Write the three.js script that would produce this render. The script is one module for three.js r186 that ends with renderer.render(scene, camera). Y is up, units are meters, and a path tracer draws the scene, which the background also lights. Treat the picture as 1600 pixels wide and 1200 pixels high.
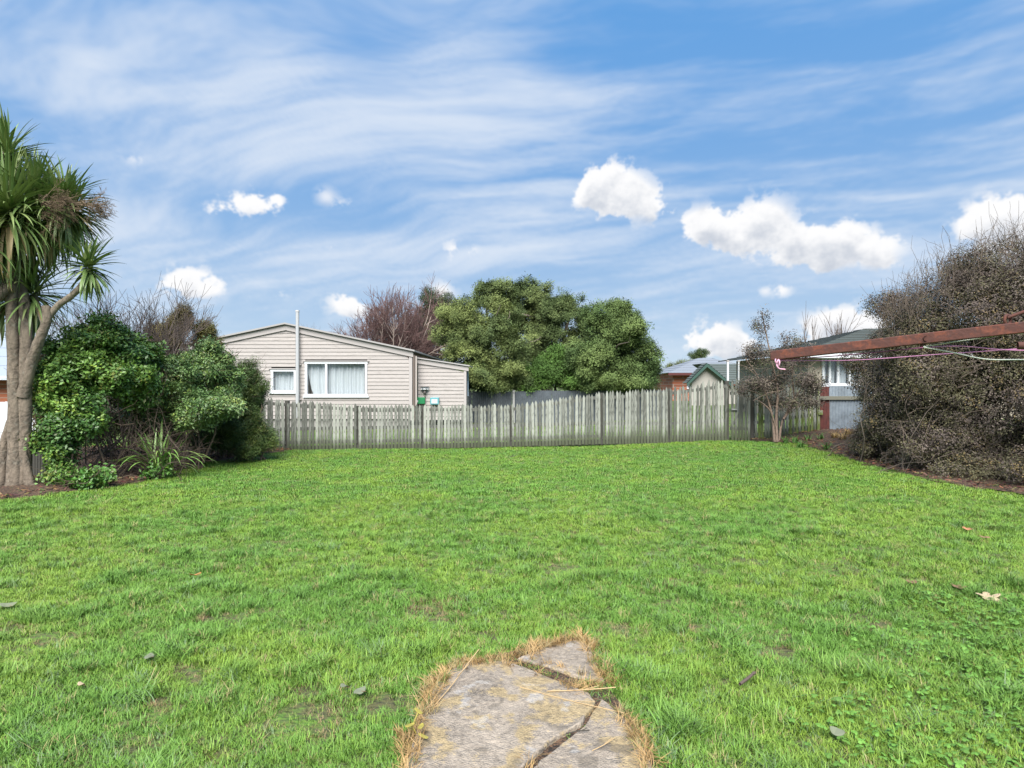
import * as THREE from 'three';
import { ImprovedNoise } from 'three/addons/math/ImprovedNoise.js';
import { RoundedBoxGeometry } from 'three/addons/geometries/RoundedBoxGeometry.js';
import { mergeGeometries } from 'three/addons/utils/BufferGeometryUtils.js';

// ------------------------------------------------------------------ camera
const EXP = 3.15;
const scene = new THREE.Scene();
const camera = new THREE.PerspectiveCamera(61.93, 4 / 3, 0.05, 2000);
camera.position.set(0, 1.55, 0);
camera.lookAt(0, 1.55, -10);
const renderer = new THREE.WebGLRenderer({ antialias: true });
renderer.toneMapping = THREE.LinearToneMapping;
renderer.toneMappingExposure = EXP;
renderer.shadowMap.enabled = true;

// ------------------------------------------------------------------ helpers: random, noise
let seed = 12345;
const rnd = () => { seed = (seed * 1664525 + 1013904223) >>> 0; return seed / 4294967296; };
const reseed = (s) => { seed = s >>> 0; };
const rr = (a, b) => a + (b - a) * rnd();
const gauss = () => Math.sqrt(-2 * Math.log(rnd() + 1e-9)) * Math.cos(6.2832 * rnd());
const perlin = new ImprovedNoise();
const N = (x, y, z = 0.37) => perlin.noise(x, y, z);
const fbm = (x, y, z = 0.37, o = 4, g = 0.5) => { let a = 1, s = 0, t = 0; for (let i = 0; i < o; i++) { s += a * N(x, y, z + i * 7.31); t += a; a *= g; x *= 2.03; y *= 2.03; z *= 2.03; } return s / t; };
const sst = (a, b, x) => { const t = Math.min(1, Math.max(0, (x - a) / (b - a))); return t * t * (3 - 2 * t); };
const mix = (a, b, t) => a + (b - a) * t;
const lin = (c) => (c <= 0.04045 ? c / 12.92 : Math.pow((c + 0.055) / 1.055, 2.4));
const V = (x, y, z) => new THREE.Vector3(x, y, z);
// a pixel of the 1600 x 1200 photograph, at depth d in metres, as a point
const at = (px, py, d) => V((px - 800) / 1000 * d, 1.55 - (py - 600) / 1000 * d, -d);

// ------------------------------------------------------------------ sky
{
  const W = 4096, H = 2048, data = new Float32Array(W * H * 4);
  const toDir = (px, py) => { const x = (px - 800) / 1000, y = (600 - py) / 1000, l = Math.hypot(x, y, 1); return [Math.atan2(x, 1), Math.asin(y / l)]; };
  const puffs = [];   // az, el, radius (radians), strength
  const puff = (px, py, r, s = 1) => { const [a, e] = toDir(px, py); puffs.push([a, e, r / 1000 * Math.cos(a), s]); };
  for (const p of [[945, 280, 40], [912, 303, 27], [985, 305, 42], [1032, 322, 30], [955, 325, 30],
    [1085, 356, 30], [1130, 358, 40], [1190, 342, 40], [1205, 372, 40], [1150, 384, 32], [1235, 395, 30], [1110, 350, 26],
    [1275, 378, 38], [1322, 372, 38], [1290, 405, 30], [1352, 388, 28], [1400, 378, 24, .55], [1388, 412, 20, .6], [1365, 400, 20, .7],
    [1530, 345, 34], [1575, 332, 40], [1620, 350, 60], [1560, 380, 50], [1640, 390, 60],
    [340, 328, 20, .7], [375, 318, 26, .8], [410, 318, 26, .85], [432, 313, 16, .7], [205, 240, 16, .45], [235, 255, 18, .35],
    [270, 442, 26, .8], [302, 438, 30, .9], [335, 446, 20, .8], [300, 455, 24, .7],
    [1085, 532, 28, .8], [1115, 522, 30, .9], [1148, 536, 28, .8], [1120, 545, 30, .7], [1180, 540, 24, .6],
    [1270, 516, 26, .9], [1300, 506, 30, .95], [1335, 502, 32, .95], [1370, 515, 30, .9],
    [1222, 453, 15, .7], [1195, 455, 10, .5], [708, 390, 18, .65], [735, 393, 13, .5], [510, 307, 16, .5], [537, 322, 14, .5],
    [535, 472, 26, .8], [555, 485, 24, .7], [690, 457, 20, .8], [515, 386, 14, .4], [440, 455, 14, .35], [600, 500, 20, .5]]) puff(...p);
  reseed(77);
  for (let k = 0; k < 34; k++) {            // the same kind of clouds all round, outside the view as well
    const a = 0.80 + (k + rnd()) / 34 * (2 * Math.PI - 1.6), e = rr(0.04, 0.28), big = 0.3 + e * 3, n = 3 + Math.floor(rnd() * 5), st = rr(0.6, 1);
    let x = a, y = e;
    for (let i = 0; i < n; i++) { puffs.push([x > Math.PI ? x - 2 * Math.PI : x, y, rr(0.018, 0.04) * big, st]); x += rr(0.01, 0.045) * big; y += rr(-0.02, 0.02) * big; }
  }
  const BW = 720, bins = Array.from({ length: BW }, () => []);
  for (const p of puffs) { const w = p[2] * 2.2; for (let b = Math.floor((p[0] - w + Math.PI) / (2 * Math.PI) * BW); b <= Math.ceil((p[0] + w + Math.PI) / (2 * Math.PI) * BW); b++) bins[((b % BW) + BW) % BW].push(p); }
  const density = (list, az, el) => {
    let d = 0;
    for (const p of list) { let da = az - p[0]; if (da > Math.PI) da -= 2 * Math.PI; if (da < -Math.PI) da += 2 * Math.PI; const q = (da * da * 0.8 + (el - p[1]) * (el - p[1]) * 1.15) / (p[2] * p[2]); if (q < 3) d += p[3] * Math.exp(-q * 1.5); }
    return d;
  };
  // thin spots and thick bands of the high cloud, as directions
  const spots = [[1180, 90, 330, 120, -0.55], [560, 75, 140, 60, -0.4], [1380, 230, 260, 60, -0.3], [960, 60, 130, 90, -0.25], [700, 240, 520, 110, 0.38], [150, 150, 300, 180, 0.22], [1250, 240, 420, 55, 0.25], [250, 380, 300, 30, 0.2], [700, 350, 300, 22, -0.3], [1100, 450, 400, 40, -0.25], [330, 300, 160, 30, -0.22], [800, 400, 300, 20, 0.25], [700, 30, 120, 60, 0.25]].map(([px, py, rx, ry, s]) => { const [a, e] = toDir(px, py); return [a, e, rx / 1000, ry / 1000, s]; });
  const CW = W / 2, CH = H / 4, high = new Float32Array(CW * (CH + 2));   // high thin cloud, upper half of the sky at half resolution
  for (let y = 0; y < CH + 2; y++) {
    const el = (y / CH) * Math.PI / 2, h = Math.max(0, Math.sin(el)), ce = Math.cos(el), k = 1 / (h + 0.13);
    for (let x = 0; x < CW; x++) {
      const ph = (x / CW - 0.5) * 2 * Math.PI, dx = ce * Math.cos(ph), dz = ce * Math.sin(ph), az = Math.atan2(dx, -dz), u = dx * k, v = -dz * k;
      const wx = 0.75 * fbm(u * 0.5 + 3.1, v * 0.5, 1.7, 2), wy = 0.6 * fbm(u * 0.6, v * 0.6 + 9.2, 4.4, 3), uu = u + wx, vv = v + wy + 0.42 * u + 0.12 * fbm(u * 1.7, v * 1.7, 6.6, 3);
      const broad = fbm(uu * 0.5 + 1.3, vv * 1.1 + 0.4, 2.2, 4, 0.55), fine = fbm(uu * 2.1, vv * 6.2, 8.1, 5, 0.68);
      let bias = 0.02;
      for (const s of spots) { let da = az - s[0]; if (da > Math.PI) da -= 2 * Math.PI; if (da < -Math.PI) da += 2 * Math.PI; const q = (da / s[2]) ** 2 + ((el - s[1]) / s[3]) ** 2; if (q < 6) bias += s[4] * Math.exp(-q); }
      high[y * CW + x] = sst(-0.45, 0.95, broad * 1.45 + bias + fine * 0.85) * 0.85 * (sst(0, 0.1, h) * 0.5 + 0.5);
    }
  }
  for (let y = 0; y < H; y++) {
    const el = ((y + 0.5) / H - 0.5) * Math.PI, se = Math.sin(el), ce = Math.cos(el);
    const h = Math.max(0, se), t1 = 1 - Math.exp(-h * 4.6), yy = Math.max(0, el) / (Math.PI / 2) * CH, y0 = Math.floor(yy), fy = yy - y0;
    for (let x = 0; x < W; x++) {
      const i = (y * W + x) * 4;
      if (el < -0.02) { data[i] = 0.22 / EXP; data[i + 1] = 0.27 / EXP; data[i + 2] = 0.25 / EXP; data[i + 3] = 1; continue; }
      const ph = ((x + 0.5) / W - 0.5) * 2 * Math.PI, az = Math.atan2(ce * Math.cos(ph), -ce * Math.sin(ph));
      let r = mix(0.67, 0.076, t1), g = mix(0.805, 0.318, t1), b = mix(0.90, 0.74, t1);
      const xx = (x + 0.5) / 2, x0 = Math.floor(xx), fx = xx - x0, xa = x0 % CW, xb = (x0 + 1) % CW;
      const a = mix(mix(high[y0 * CW + xa], high[y0 * CW + xb], fx), mix(high[(y0 + 1) * CW + xa], high[(y0 + 1) * CW + xb], fx), fy);
      r = mix(r, 0.76, a); g = mix(g, 0.835, a); b = mix(b, 0.945, a);
      const list = bins[Math.floor((az + Math.PI) / (2 * Math.PI) * BW) % BW];
      if (list.length) {
        const d0 = density(list, az, el);
        if (d0 > 0.03) {
          const n1 = fbm(az * 24, el * 28, 5.5, 6, 0.62), d = d0 * 0.95 + n1 * 2.1 - 0.36;
          const al = sst(-0.1, 0.34, d) * Math.min(1, d0 * 1.4);
          if (al > 0) {
            const up = density(list, az - 0.004, el + 0.02) + fbm(az * 24 - 0.1, (el + 0.01) * 28, 5.5, 5, 0.62) * 2.1 - 0.36;
            const sh = sst(-0.1, 2.1, up) * 0.46;
            r = mix(r, 1.0 - sh * 0.88, al); g = mix(g, 1.0 - sh * 0.78, al); b = mix(b, 1.01 - sh * 0.62, al);
          }
        }
      }
      data[i] = r / EXP; data[i + 1] = g / EXP; data[i + 2] = b / EXP; data[i + 3] = 1;
    }
  }
  const tex = new THREE.DataTexture(data, W, H, THREE.RGBAFormat, THREE.FloatType);
  tex.mapping = THREE.EquirectangularReflectionMapping;
  tex.minFilter = tex.magFilter = THREE.LinearFilter;
  tex.needsUpdate = true;
  scene.background = tex; scene.environment = tex;
}
// ------------------------------------------------------------------ sun, veiled by thin cloud, high behind the camera
const sun = new THREE.DirectionalLight(new THREE.Color(1, 0.95, 0.87), 3.0);
sun.position.set(-3, 34, 18); sun.target.position.set(0, 0, -12);
sun.castShadow = true; sun.shadow.radius = 90; sun.shadow.mapSize.set(2048, 2048);
Object.assign(sun.shadow.camera, { left: -40, right: 40, top: 40, bottom: -40, near: 1, far: 140 });
scene.add(sun, sun.target);

// ------------------------------------------------------------------ helpers: things, parts, materials
const taken = {};
const numbered = (n) => { const k = taken[n] = (taken[n] ?? -1) + 1; return k ? n + '_' + String(k).padStart(3, '0') : n; };
function tag(o, label, category, group, kind) { if (label) o.userData.label = label; if (category) o.userData.category = category; if (group) o.userData.group = group; if (kind) o.userData.kind = kind; return o; }
function thing(name, base, label, category, group, kind) { const g = new THREE.Group(); g.name = numbered(name); g.position.copy(base); scene.add(g); return tag(g, label, category, group, kind); }
const shadows = (m) => { m.castShadow = m.receiveShadow = true; return m; };
// geometry given in world coordinates, kept relative to its thing
function part(parent, name, geo, mat, top) {
  const root = top ?? parent, p = root.position;
  geo.translate(-p.x, -p.y, -p.z);
  const m = shadows(new THREE.Mesh(geo, mat)); m.name = name; parent.add(m); return m;
}
function box(x0, x1, y0, y1, z0, z1, rad = 0) {
  const g = rad ? new RoundedBoxGeometry(Math.abs(x1 - x0), Math.abs(y1 - y0), Math.abs(z1 - z0), 2, rad) : new THREE.BoxGeometry(Math.abs(x1 - x0), Math.abs(y1 - y0), Math.abs(z1 - z0));
  g.translate((x0 + x1) / 2, (y0 + y1) / 2, (z0 + z1) / 2); return g;
}
function prism(pts, z0, z1) {   // outline in x,y extruded from z0 to z1
  const g = new THREE.ExtrudeGeometry(new THREE.Shape(pts.map((p) => new THREE.Vector2(p[0], p[1]))), { depth: z1 - z0, bevelEnabled: false });
  g.translate(0, 0, z0); return g;
}
const merge = (list) => mergeGeometries(list.map((g) => { const k = g.index ? g.toNonIndexed() : g; for (const n of Object.keys(k.attributes)) if (!['position', 'normal', 'uv'].includes(n)) k.deleteAttribute(n); return k; }));
// tapered tube through points
function tube(pts, radii, sides = 6) {
  const n = pts.length, pos = [], nor = [], uv = [], idx = []; let side = null, len = 0;
  for (let i = 0; i < n; i++) {
    const d = pts[Math.min(n - 1, i + 1)].clone().sub(pts[Math.max(0, i - 1)]).normalize();
    if (!side) side = Math.abs(d.y) < 0.9 ? V(0, 1, 0).cross(d).normalize() : V(1, 0, 0).cross(d).normalize();
    side.addScaledVector(d, -side.dot(d)).normalize();
    const up = d.clone().cross(side), r = Array.isArray(radii) ? radii[i] : radii;
    if (i) len += pts[i].distanceTo(pts[i - 1]);
    for (let j = 0; j <= sides; j++) { const a = j / sides * Math.PI * 2, nx = side.clone().multiplyScalar(Math.cos(a)).addScaledVector(up, Math.sin(a)); pos.push(pts[i].x + nx.x * r, pts[i].y + nx.y * r, pts[i].z + nx.z * r); nor.push(nx.x, nx.y, nx.z); uv.push(j / sides * Math.max(0.05, 6.28 * r), len); }
  }
  for (let i = 0; i < n - 1; i++) for (let j = 0; j < sides; j++) { const a = i * (sides + 1) + j, b = a + sides + 1; idx.push(a, a + 1, b, b, a + 1, b + 1); }
  const g = new THREE.BufferGeometry();
  g.setAttribute('position', new THREE.Float32BufferAttribute(pos, 3)); g.setAttribute('normal', new THREE.Float32BufferAttribute(nor, 3)); g.setAttribute('uv', new THREE.Float32BufferAttribute(uv, 2)); g.setIndex(idx);
  return g;
}
const spline = (pts, n) => new THREE.CatmullRomCurve3(pts).getPoints(n);
// texture from a function (u, v in 0..1) -> [r, g, b] linear or [value]
function tex(w, h, fn, { srgb = true, wrap = true } = {}) {
  const d = new Uint8Array(w * h * 4);
  const enc = (c) => { c = Math.min(1, Math.max(0, c)); return Math.round(255 * (srgb ? (c <= 0.0031308 ? c * 12.92 : 1.055 * Math.pow(c, 1 / 2.4) - 0.055) : c)); };
  for (let y = 0; y < h; y++) for (let x = 0; x < w; x++) { const c = fn((x + 0.5) / w, (y + 0.5) / h, x, y), i = (y * w + x) * 4; d[i] = enc(c[0]); d[i + 1] = enc(c[1] ?? c[0]); d[i + 2] = enc(c[2] ?? c[0]); d[i + 3] = 255; }
  const t = new THREE.DataTexture(d, w, h); t.colorSpace = srgb ? THREE.SRGBColorSpace : THREE.NoColorSpace;
  t.magFilter = THREE.LinearFilter; t.minFilter = THREE.LinearMipmapLinearFilter; t.generateMipmaps = true; if (wrap) t.wrapS = t.wrapT = THREE.RepeatWrapping; t.needsUpdate = true; return t;
}
// noise that tiles with period 1 in u and v
const tfbm = (u, v, f, z, o = 4) => { const bu = u * (1 - u) * 4, bv = v * (1 - v) * 4, w = Math.min(1, bu * 6) * Math.min(1, bv * 6); const a = fbm(u * f, v * f, z, o); if (w > 0.999) return a; const b = fbm(((u + 0.5) % 1) * f + 31, ((v + 0.5) % 1) * f + 17, z, o); return mix(b, a, w); };
const mat = (o) => new THREE.MeshStandardMaterial({ roughness: 0.85, ...o });
const rgb = (r, g, b) => new THREE.Color().setRGB(r, g, b);
const leafMat = (c, o = {}) => new THREE.MeshPhysicalMaterial({ color: c, roughness: 0.55, side: THREE.DoubleSide, transmission: 0.25, thickness: 0, ...o });

// ------------------------------------------------------------------ ground: height, sheet
const D_FENCE = (x) => 14.95 + (x + 5.3) * 0.104;            // depth of the picket fence line at x
function height(x, z) {
  const back = sst(-8, -16, z);
  return 0.13 * sst(0.5, 6, x) * back + 0.22 * sst(6.0, 8.2, x) * sst(-11, -16, z) + (Math.abs(x) < 30 && z > -60 ? sst(1.0, 2.6, Math.hypot(x - 0.1, (z + 2.5) * 0.7)) * (0.025 * N(x * 0.7, z * 0.7, 3.3) + 0.012 * N(x * 2.1, z * 2.1, 6.1)) : 0);
}
function sheet(xs, zs, yfn) {
  const pos = [], uv = [], idx = [];
  for (const z of zs) for (const x of xs) { pos.push(x, yfn(x, z), z); uv.push(x, -z); }
  const nx = xs.length;
  for (let j = 0; j < zs.length - 1; j++) for (let i = 0; i < nx - 1; i++) { const a = j * nx + i; idx.push(a, a + 1, a + nx, a + 1, a + nx + 1, a + nx); }
  const g = new THREE.BufferGeometry(); g.setAttribute('position', new THREE.Float32BufferAttribute(pos, 3)); g.setAttribute('uv', new THREE.Float32BufferAttribute(uv, 2)); g.setIndex(idx); g.computeVertexNormals(); return g;
}
const steps = (a, b, s) => { const o = []; for (let x = a; x < b - 1e-6; x += s) o.push(x); o.push(b); return o; };
const lawnTone = (x, z) => { const a = fbm(x * 0.8, z * 0.8, 11.3, 4), b = fbm(x * 3.4, z * 3.4, 5.2, 3); return [a, b]; };
{
  const t = tex(1024, 1024, (u, v) => { const a = tfbm(u, v, 9, 1.2, 5), b = tfbm(u, v, 60, 4.2, 3), k = sst(-0.25, 0.35, a + b * 0.7); return [mix(0.075, 0.085, k), mix(0.075, 0.17, k), mix(0.03, 0.022, k)]; });
  t.repeat.set(1 / 3.1, 1 / 3.1);
  const bt = tex(512, 512, (u, v) => [0.5 + tfbm(u, v, 40, 2.2, 4) * 0.9], { srgb: false }); bt.repeat.set(1 / 1.3, 1 / 1.3);
  const xs = [-600, -200, -80, -40, ...steps(-24, 24, 0.4), 40, 80, 200, 600], zs = [30, 12, ...steps(-34, 6, 0.4).reverse(), -50, -90, -200, -600];
  const g = sheet(xs, zs, height);
  const m = shadows(new THREE.Mesh(g, mat({ map: t, bumpMap: bt, bumpScale: 0.02, roughness: 1, side: THREE.DoubleSide }))); m.name = 'ground'; m.userData.kind = 'structure'; scene.add(m);
}
const inPoly = (pts, x, z) => { let c = false; for (let i = 0, j = pts.length - 1; i < pts.length; j = i++) { const [xi, zi] = pts[i], [xj, zj] = pts[j]; if ((zi > z) !== (zj > z) && x < (xj - xi) * (z - zi) / (zj - zi) + xi) c = !c; } return c; };
const polyDist = (pts, x, z) => { let d = 1e9; for (let i = 0, j = pts.length - 1; i < pts.length; j = i++) { const [ax, az] = pts[j], [bx, bz] = pts[i], t = Math.min(1, Math.max(0, ((x - ax) * (bx - ax) + (z - az) * (bz - az)) / ((bx - ax) ** 2 + (bz - az) ** 2 + 1e-9))); d = Math.min(d, Math.hypot(x - ax - t * (bx - ax), z - az - t * (bz - az))); } return d; };
const flat = (px, py, y = 0) => { const d = (1.55 - y) * 1000 / (py - 600); return [(px - 800) / 1000 * d, -d]; };

// planting beds, left and right, under the shrubs
const bedLeft = [flat(-300, 800), flat(-60, 792), flat(60, 778), flat(180, 762), flat(255, 745), flat(330, 722), flat(440, 708), [-5.0, -15.05], [-7, -15.5], [-14, -15.5], [-14, -8.2]];
const bedRight = [flat(1185, 690, 0.12), flat(1250, 698, 0.1), flat(1330, 722, .05), flat(1420, 748), flat(1500, 762), flat(1600, 774), flat(1750, 800), [14, -8], [14, -17], [5.0, -16.3]];
const inBed = (x, z) => { const w = 0.12 * N(x * 2.5, z * 2.5, 9.9); return inPoly(bedLeft, x + w, z + w) || inPoly(bedRight, x + w, z + w); };
reseed(5);
const mulchTex = tex(512, 512, (u, v) => { const a = tfbm(u, v, 26, 3.3, 5), b = tfbm(u, v, 90, 7.1, 2), k = sst(-0.4, 0.5, a + b); return [mix(0.022, 0.15, k), mix(0.015, 0.088, k), mix(0.011, 0.052, k)]; });
const mulchBump = tex(512, 512, (u, v) => [0.5 + tfbm(u, v, 30, 3.3, 5)], { srgb: false });
const mulchMat = mat({ map: mulchTex, bumpMap: mulchBump, bumpScale: 0.03, roughness: 1, side: THREE.DoubleSide });
function bed(poly, name) {
  const xs0 = Math.min(...poly.map((p) => p[0])), xs1 = Math.max(...poly.map((p) => p[0])), zs0 = Math.min(...poly.map((p) => p[1])), zs1 = Math.max(...poly.map((p) => p[1]));
  const s = 0.13, pos = [], uv = [], idx = [], id = new Map();
  const vert = (i, j) => { const k = i * 10000 + j; if (!id.has(k)) { const x = xs0 + i * s, z = zs0 + j * s; id.set(k, pos.length / 3); const d = polyDist(poly, x, z); pos.push(x, height(x, z) + 0.012 + Math.min(0.06, d * 0.12) + 0.035 * fbm(x * 3, z * 3, 4.1, 3), z); uv.push(x * 0.9, z * 0.9); } return id.get(k); };
  for (let i = 0; xs0 + i * s < xs1; i++) for (let j = 0; zs0 + j * s < zs1; j++) { const x = xs0 + (i + .5) * s, z = zs0 + (j + .5) * s, w = 0.12 * N(x * 2.5, z * 2.5, 9.9); if (!inPoly(poly, x + w, z + w)) continue; const a = vert(i, j), b = vert(i + 1, j), c = vert(i, j + 1), d = vert(i + 1, j + 1); idx.push(a, c, b, b, c, d); }
  const g = new THREE.BufferGeometry(); g.setAttribute('position', new THREE.Float32BufferAttribute(pos, 3)); g.setAttribute('uv', new THREE.Float32BufferAttribute(uv, 2)); g.setIndex(idx); g.computeVertexNormals();
  const m = shadows(new THREE.Mesh(g, mulchMat)); m.name = name; m.userData.kind = 'structure'; scene.add(m);
}
bed(bedLeft, 'planting_bed'); bed(bedRight, 'planting_bed_001');
function instanced(name, geo, material, mats, cols, parent = scene) {
  const m = shadows(new THREE.InstancedMesh(geo, material, mats.length)); m.name = name;
  mats.forEach((k, i) => { m.setMatrixAt(i, k); if (cols) m.setColorAt(i, cols[i]); });
  m.userData.kind = 'stuff'; parent.add(m); return m;
}
const Q = new THREE.Quaternion(), E = new THREE.Euler();
const pose = (x, y, z, rx, ry, rz, s, sy = s) => new THREE.Matrix4().compose(V(x, y, z), Q.setFromEuler(E.set(rx, ry, rz, 'YXZ')).clone(), V(s, sy, s));
{ // bark chips and dead leaves lying on the beds
  const chip = new THREE.BoxGeometry(0.05, 0.008, 0.018); chip.translate(0, 0.004, 0);
  const ms = [], cs = []; reseed(8);
  for (let i = 0; i < 60000 && ms.length < 9000; i++) { const l = rnd() < 0.5, x = l ? rr(-10, -4.5) : rr(4.6, 10), z = rr(-16.4, -8); if (!inBed(x, z)) continue; ms.push(pose(x, height(x, z) + 0.06 + 0.02 * fbm(x * 3, z * 3, 4.1, 3), z, rr(-.4, .4), rr(0, 6.28), rr(-.4, .4), rr(0.5, 1.5))); const k = rnd(); cs.push(k < 0.65 ? rgb(rr(.05, .12), rr(.03, .06), rr(.02, .035)) : k < 0.9 ? rgb(rr(.18, .3), rr(.1, .18), rr(.05, .09)) : rgb(.07, .1, .03)); }
  tag(instanced('bark_mulch', chip, mat({ roughness: 1 }), ms, cs), 'loose brown bark mulch and dry litter on the planting beds', 'mulch');
}

// ------------------------------------------------------------------ broken concrete path
const slabPolys = [
  [[668, 1105], [680, 1075], [700, 1050], [735, 1036], [785, 1034], [815, 1043], [862, 1062], [918, 1084], [929, 1096], [905, 1130], [868, 1150], [830, 1180], [800, 1215], [770, 1260], [735, 1330], [600, 1330], [618, 1250], [640, 1190], [652, 1145]],
  [[812, 1026], [850, 1010], [905, 998], [920, 1010], [928, 1034], [943, 1062], [900, 1053], [856, 1038]],
  [[940, 1092], [972, 1118], [996, 1150], [1012, 1185], [1030, 1240], [1050, 1330], [755, 1330], [790, 1262], [818, 1218], [845, 1188], [880, 1160], [914, 1134]]].map((p) => p.map(([a, b]) => flat(a, b, 0.03)));
const onSlab = (x, z) => slabPolys.some((p) => inPoly(p, x, z));
const slabDist = (x, z) => Math.min(...slabPolys.map((p) => polyDist(p, x, z)));
{
  const g0 = thing('concrete_path', V(0.1, 0, -2.8), 'broken grey concrete path with ochre lichen set in the lawn', 'path', null, 'structure');
  const ct = tex(1024, 1024, (u, v) => {
    const a = tfbm(u, v, 5, 2.1, 5), b = tfbm(u, v, 50, 6.1, 3) + 0.9 * tfbm(u, v, 170, 3.1, 2), l = sst(-0.02, 0.16, tfbm(u, v, 7, 9.3, 6) + b * 0.2), d = sst(0.15, 0.35, tfbm(u, v, 11, 14.3, 5)), w = sst(0.2, 0.34, tfbm(u, v, 9, 21.3, 6));
    let c = [0.255, 0.215, 0.172].map((q) => q * (1 + a * 0.6 + b * 0.6));
    c = c.map((q, i) => mix(q, [0.30, 0.225, 0.11][i] * (1 + b * 0.6), l * 0.75)); c = c.map((q, i) => mix(q, [0.1, 0.085, 0.065][i], d * 0.6)); return c.map((q) => mix(q, 0.42, w * 0.35));
  });
  ct.repeat.set(1 / 1.25, 1 / 1.25);
  const cb = tex(512, 512, (u, v) => [0.5 + tfbm(u, v, 16, 2.1, 6) * 0.8 + 0.4 * tfbm(u, v, 120, 5.1, 2)], { srgb: false }); cb.repeat.set(1 / 0.9, 1 / 0.9);
  const cm = mat({ map: ct, bumpMap: cb, bumpScale: 0.012, roughness: 0.92 });
  slabPolys.forEach((poly, k) => {
    const fine = []; for (let i = 0; i < poly.length; i++) { const a = poly[i], b = poly[(i + 1) % poly.length], n = Math.max(1, Math.round(Math.hypot(a[0] - b[0], a[1] - b[1]) / 0.025)); for (let j = 0; j < n; j++) { const t = j / n, x = mix(a[0], b[0], t), z = mix(a[1], b[1], t); fine.push(new THREE.Vector2(x + 0.016 * fbm(x * 12, z * 12, 2.2 + k, 3), -(z + 0.016 * fbm(x * 12, z * 12, 8.2 + k, 3)))); } }
    const g = new THREE.ExtrudeGeometry(new THREE.Shape(fine), { depth: 0.09, bevelEnabled: true, bevelSize: 0.008, bevelThickness: 0.008, bevelSegments: 2 });
    g.rotateX(-Math.PI / 2); g.translate(0, -0.068 + [0.004, 0.0, -0.004][k], 0);
    part(g0, 'slab', g, cm).rotation.set([0.002, -0.006, 0.004][k], 0, [0.002, 0.004, -0.006][k]);
  });
  // soil and moss in the joints
  const soil = [[600, 1330], [640, 1180], [662, 1098], [700, 1040], [800, 1018], [908, 994], [930, 1030], [950, 1075], [1010, 1150], [1060, 1330]].map(([a, b]) => flat(a, b, 0.01));
  const sg = new THREE.ShapeGeometry(new THREE.Shape(soil.map(([x, z]) => new THREE.Vector2(x, -z)))); sg.rotateX(-Math.PI / 2); sg.translate(0, 0.012, 0);
  part(g0, 'soil_joint', sg, mulchMat);
}

// ------------------------------------------------------------------ lawn grass
function bladeGeo(n, spread, len, wid, lean) {
  const pos = [], nor = [], idx = [];
  for (let k = 0; k < n; k++) {
    const a = rnd() * 6.283, r = Math.sqrt(rnd()) * spread, bx = Math.cos(a) * r, bz = Math.sin(a) * r, L = len * rr(0.55, 1.15), yaw = rnd() * 6.283, ln = lean * rr(0.3, 1.5), w = wid * rr(0.7, 1.2);
    const fx = Math.cos(yaw), fz = Math.sin(yaw), sx = -fz, sz = fx, b0 = pos.length / 3;
    for (let i = 0; i < 3; i++) { const t = [0, 0.45, 0.8][i], out = ln * L * t * t, y = L * t * (1 - 0.25 * ln * t), ww = w * [1, 0.9, 0.55][i] / 2; for (const s of [-1, 1]) { pos.push(bx + fx * out + sx * ww * s, y, bz + fz * out + sz * ww * s); nor.push(-fx * 0.5 + sx * s * .3, 0.75, -fz * 0.5 + sz * s * .3); } }
    pos.push(bx + fx * ln * L, L * (1 - 0.25 * ln), bz + fz * ln * L); nor.push(-fx * .4, .8, -fz * .4);
    idx.push(b0, b0 + 1, b0 + 2, b0 + 1, b0 + 3, b0 + 2, b0 + 2, b0 + 3, b0 + 4, b0 + 3, b0 + 5, b0 + 4, b0 + 4, b0 + 5, b0 + 6);
  }
  const g = new THREE.BufferGeometry(); g.setAttribute('position', new THREE.Float32BufferAttribute(pos, 3)); g.setAttribute('normal', new THREE.Float32BufferAttribute(nor, 3)); g.setIndex(idx); return g;
}
const barePatches = []; reseed(41);
for (const [px, py, r] of [[60, 1005, .16], [110, 1000, .12], [480, 1125, .2], [345, 965, .09], [300, 1050, .1], [490, 1085, .09], [680, 950, .22], [700, 965, .15], [1050, 915, .14], [1090, 985, .09], [880, 890, .16], [1300, 895, .2], [1210, 1020, .1], [1430, 910, .12], [1320, 880, .12], [580, 1110, .1], [20, 985, .12], [960, 985, .12], [1370, 980, .09], [1180, 880, .12], [250, 1110, .08]]) { const [x, z] = flat(px, py); barePatches.push([x, z, r * 1.0]); }
const bareAt = (x, z) => { let b = 0; for (const [bx, bz, r] of barePatches) { const d = Math.hypot((x - bx) * 0.75, (z - bz) * 0.8); b = Math.max(b, 1 - sst(r * 0.4, r * 1.3, d + 0.12 * fbm(x * 9, z * 9, 1.1, 2))); } return b; };
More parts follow.
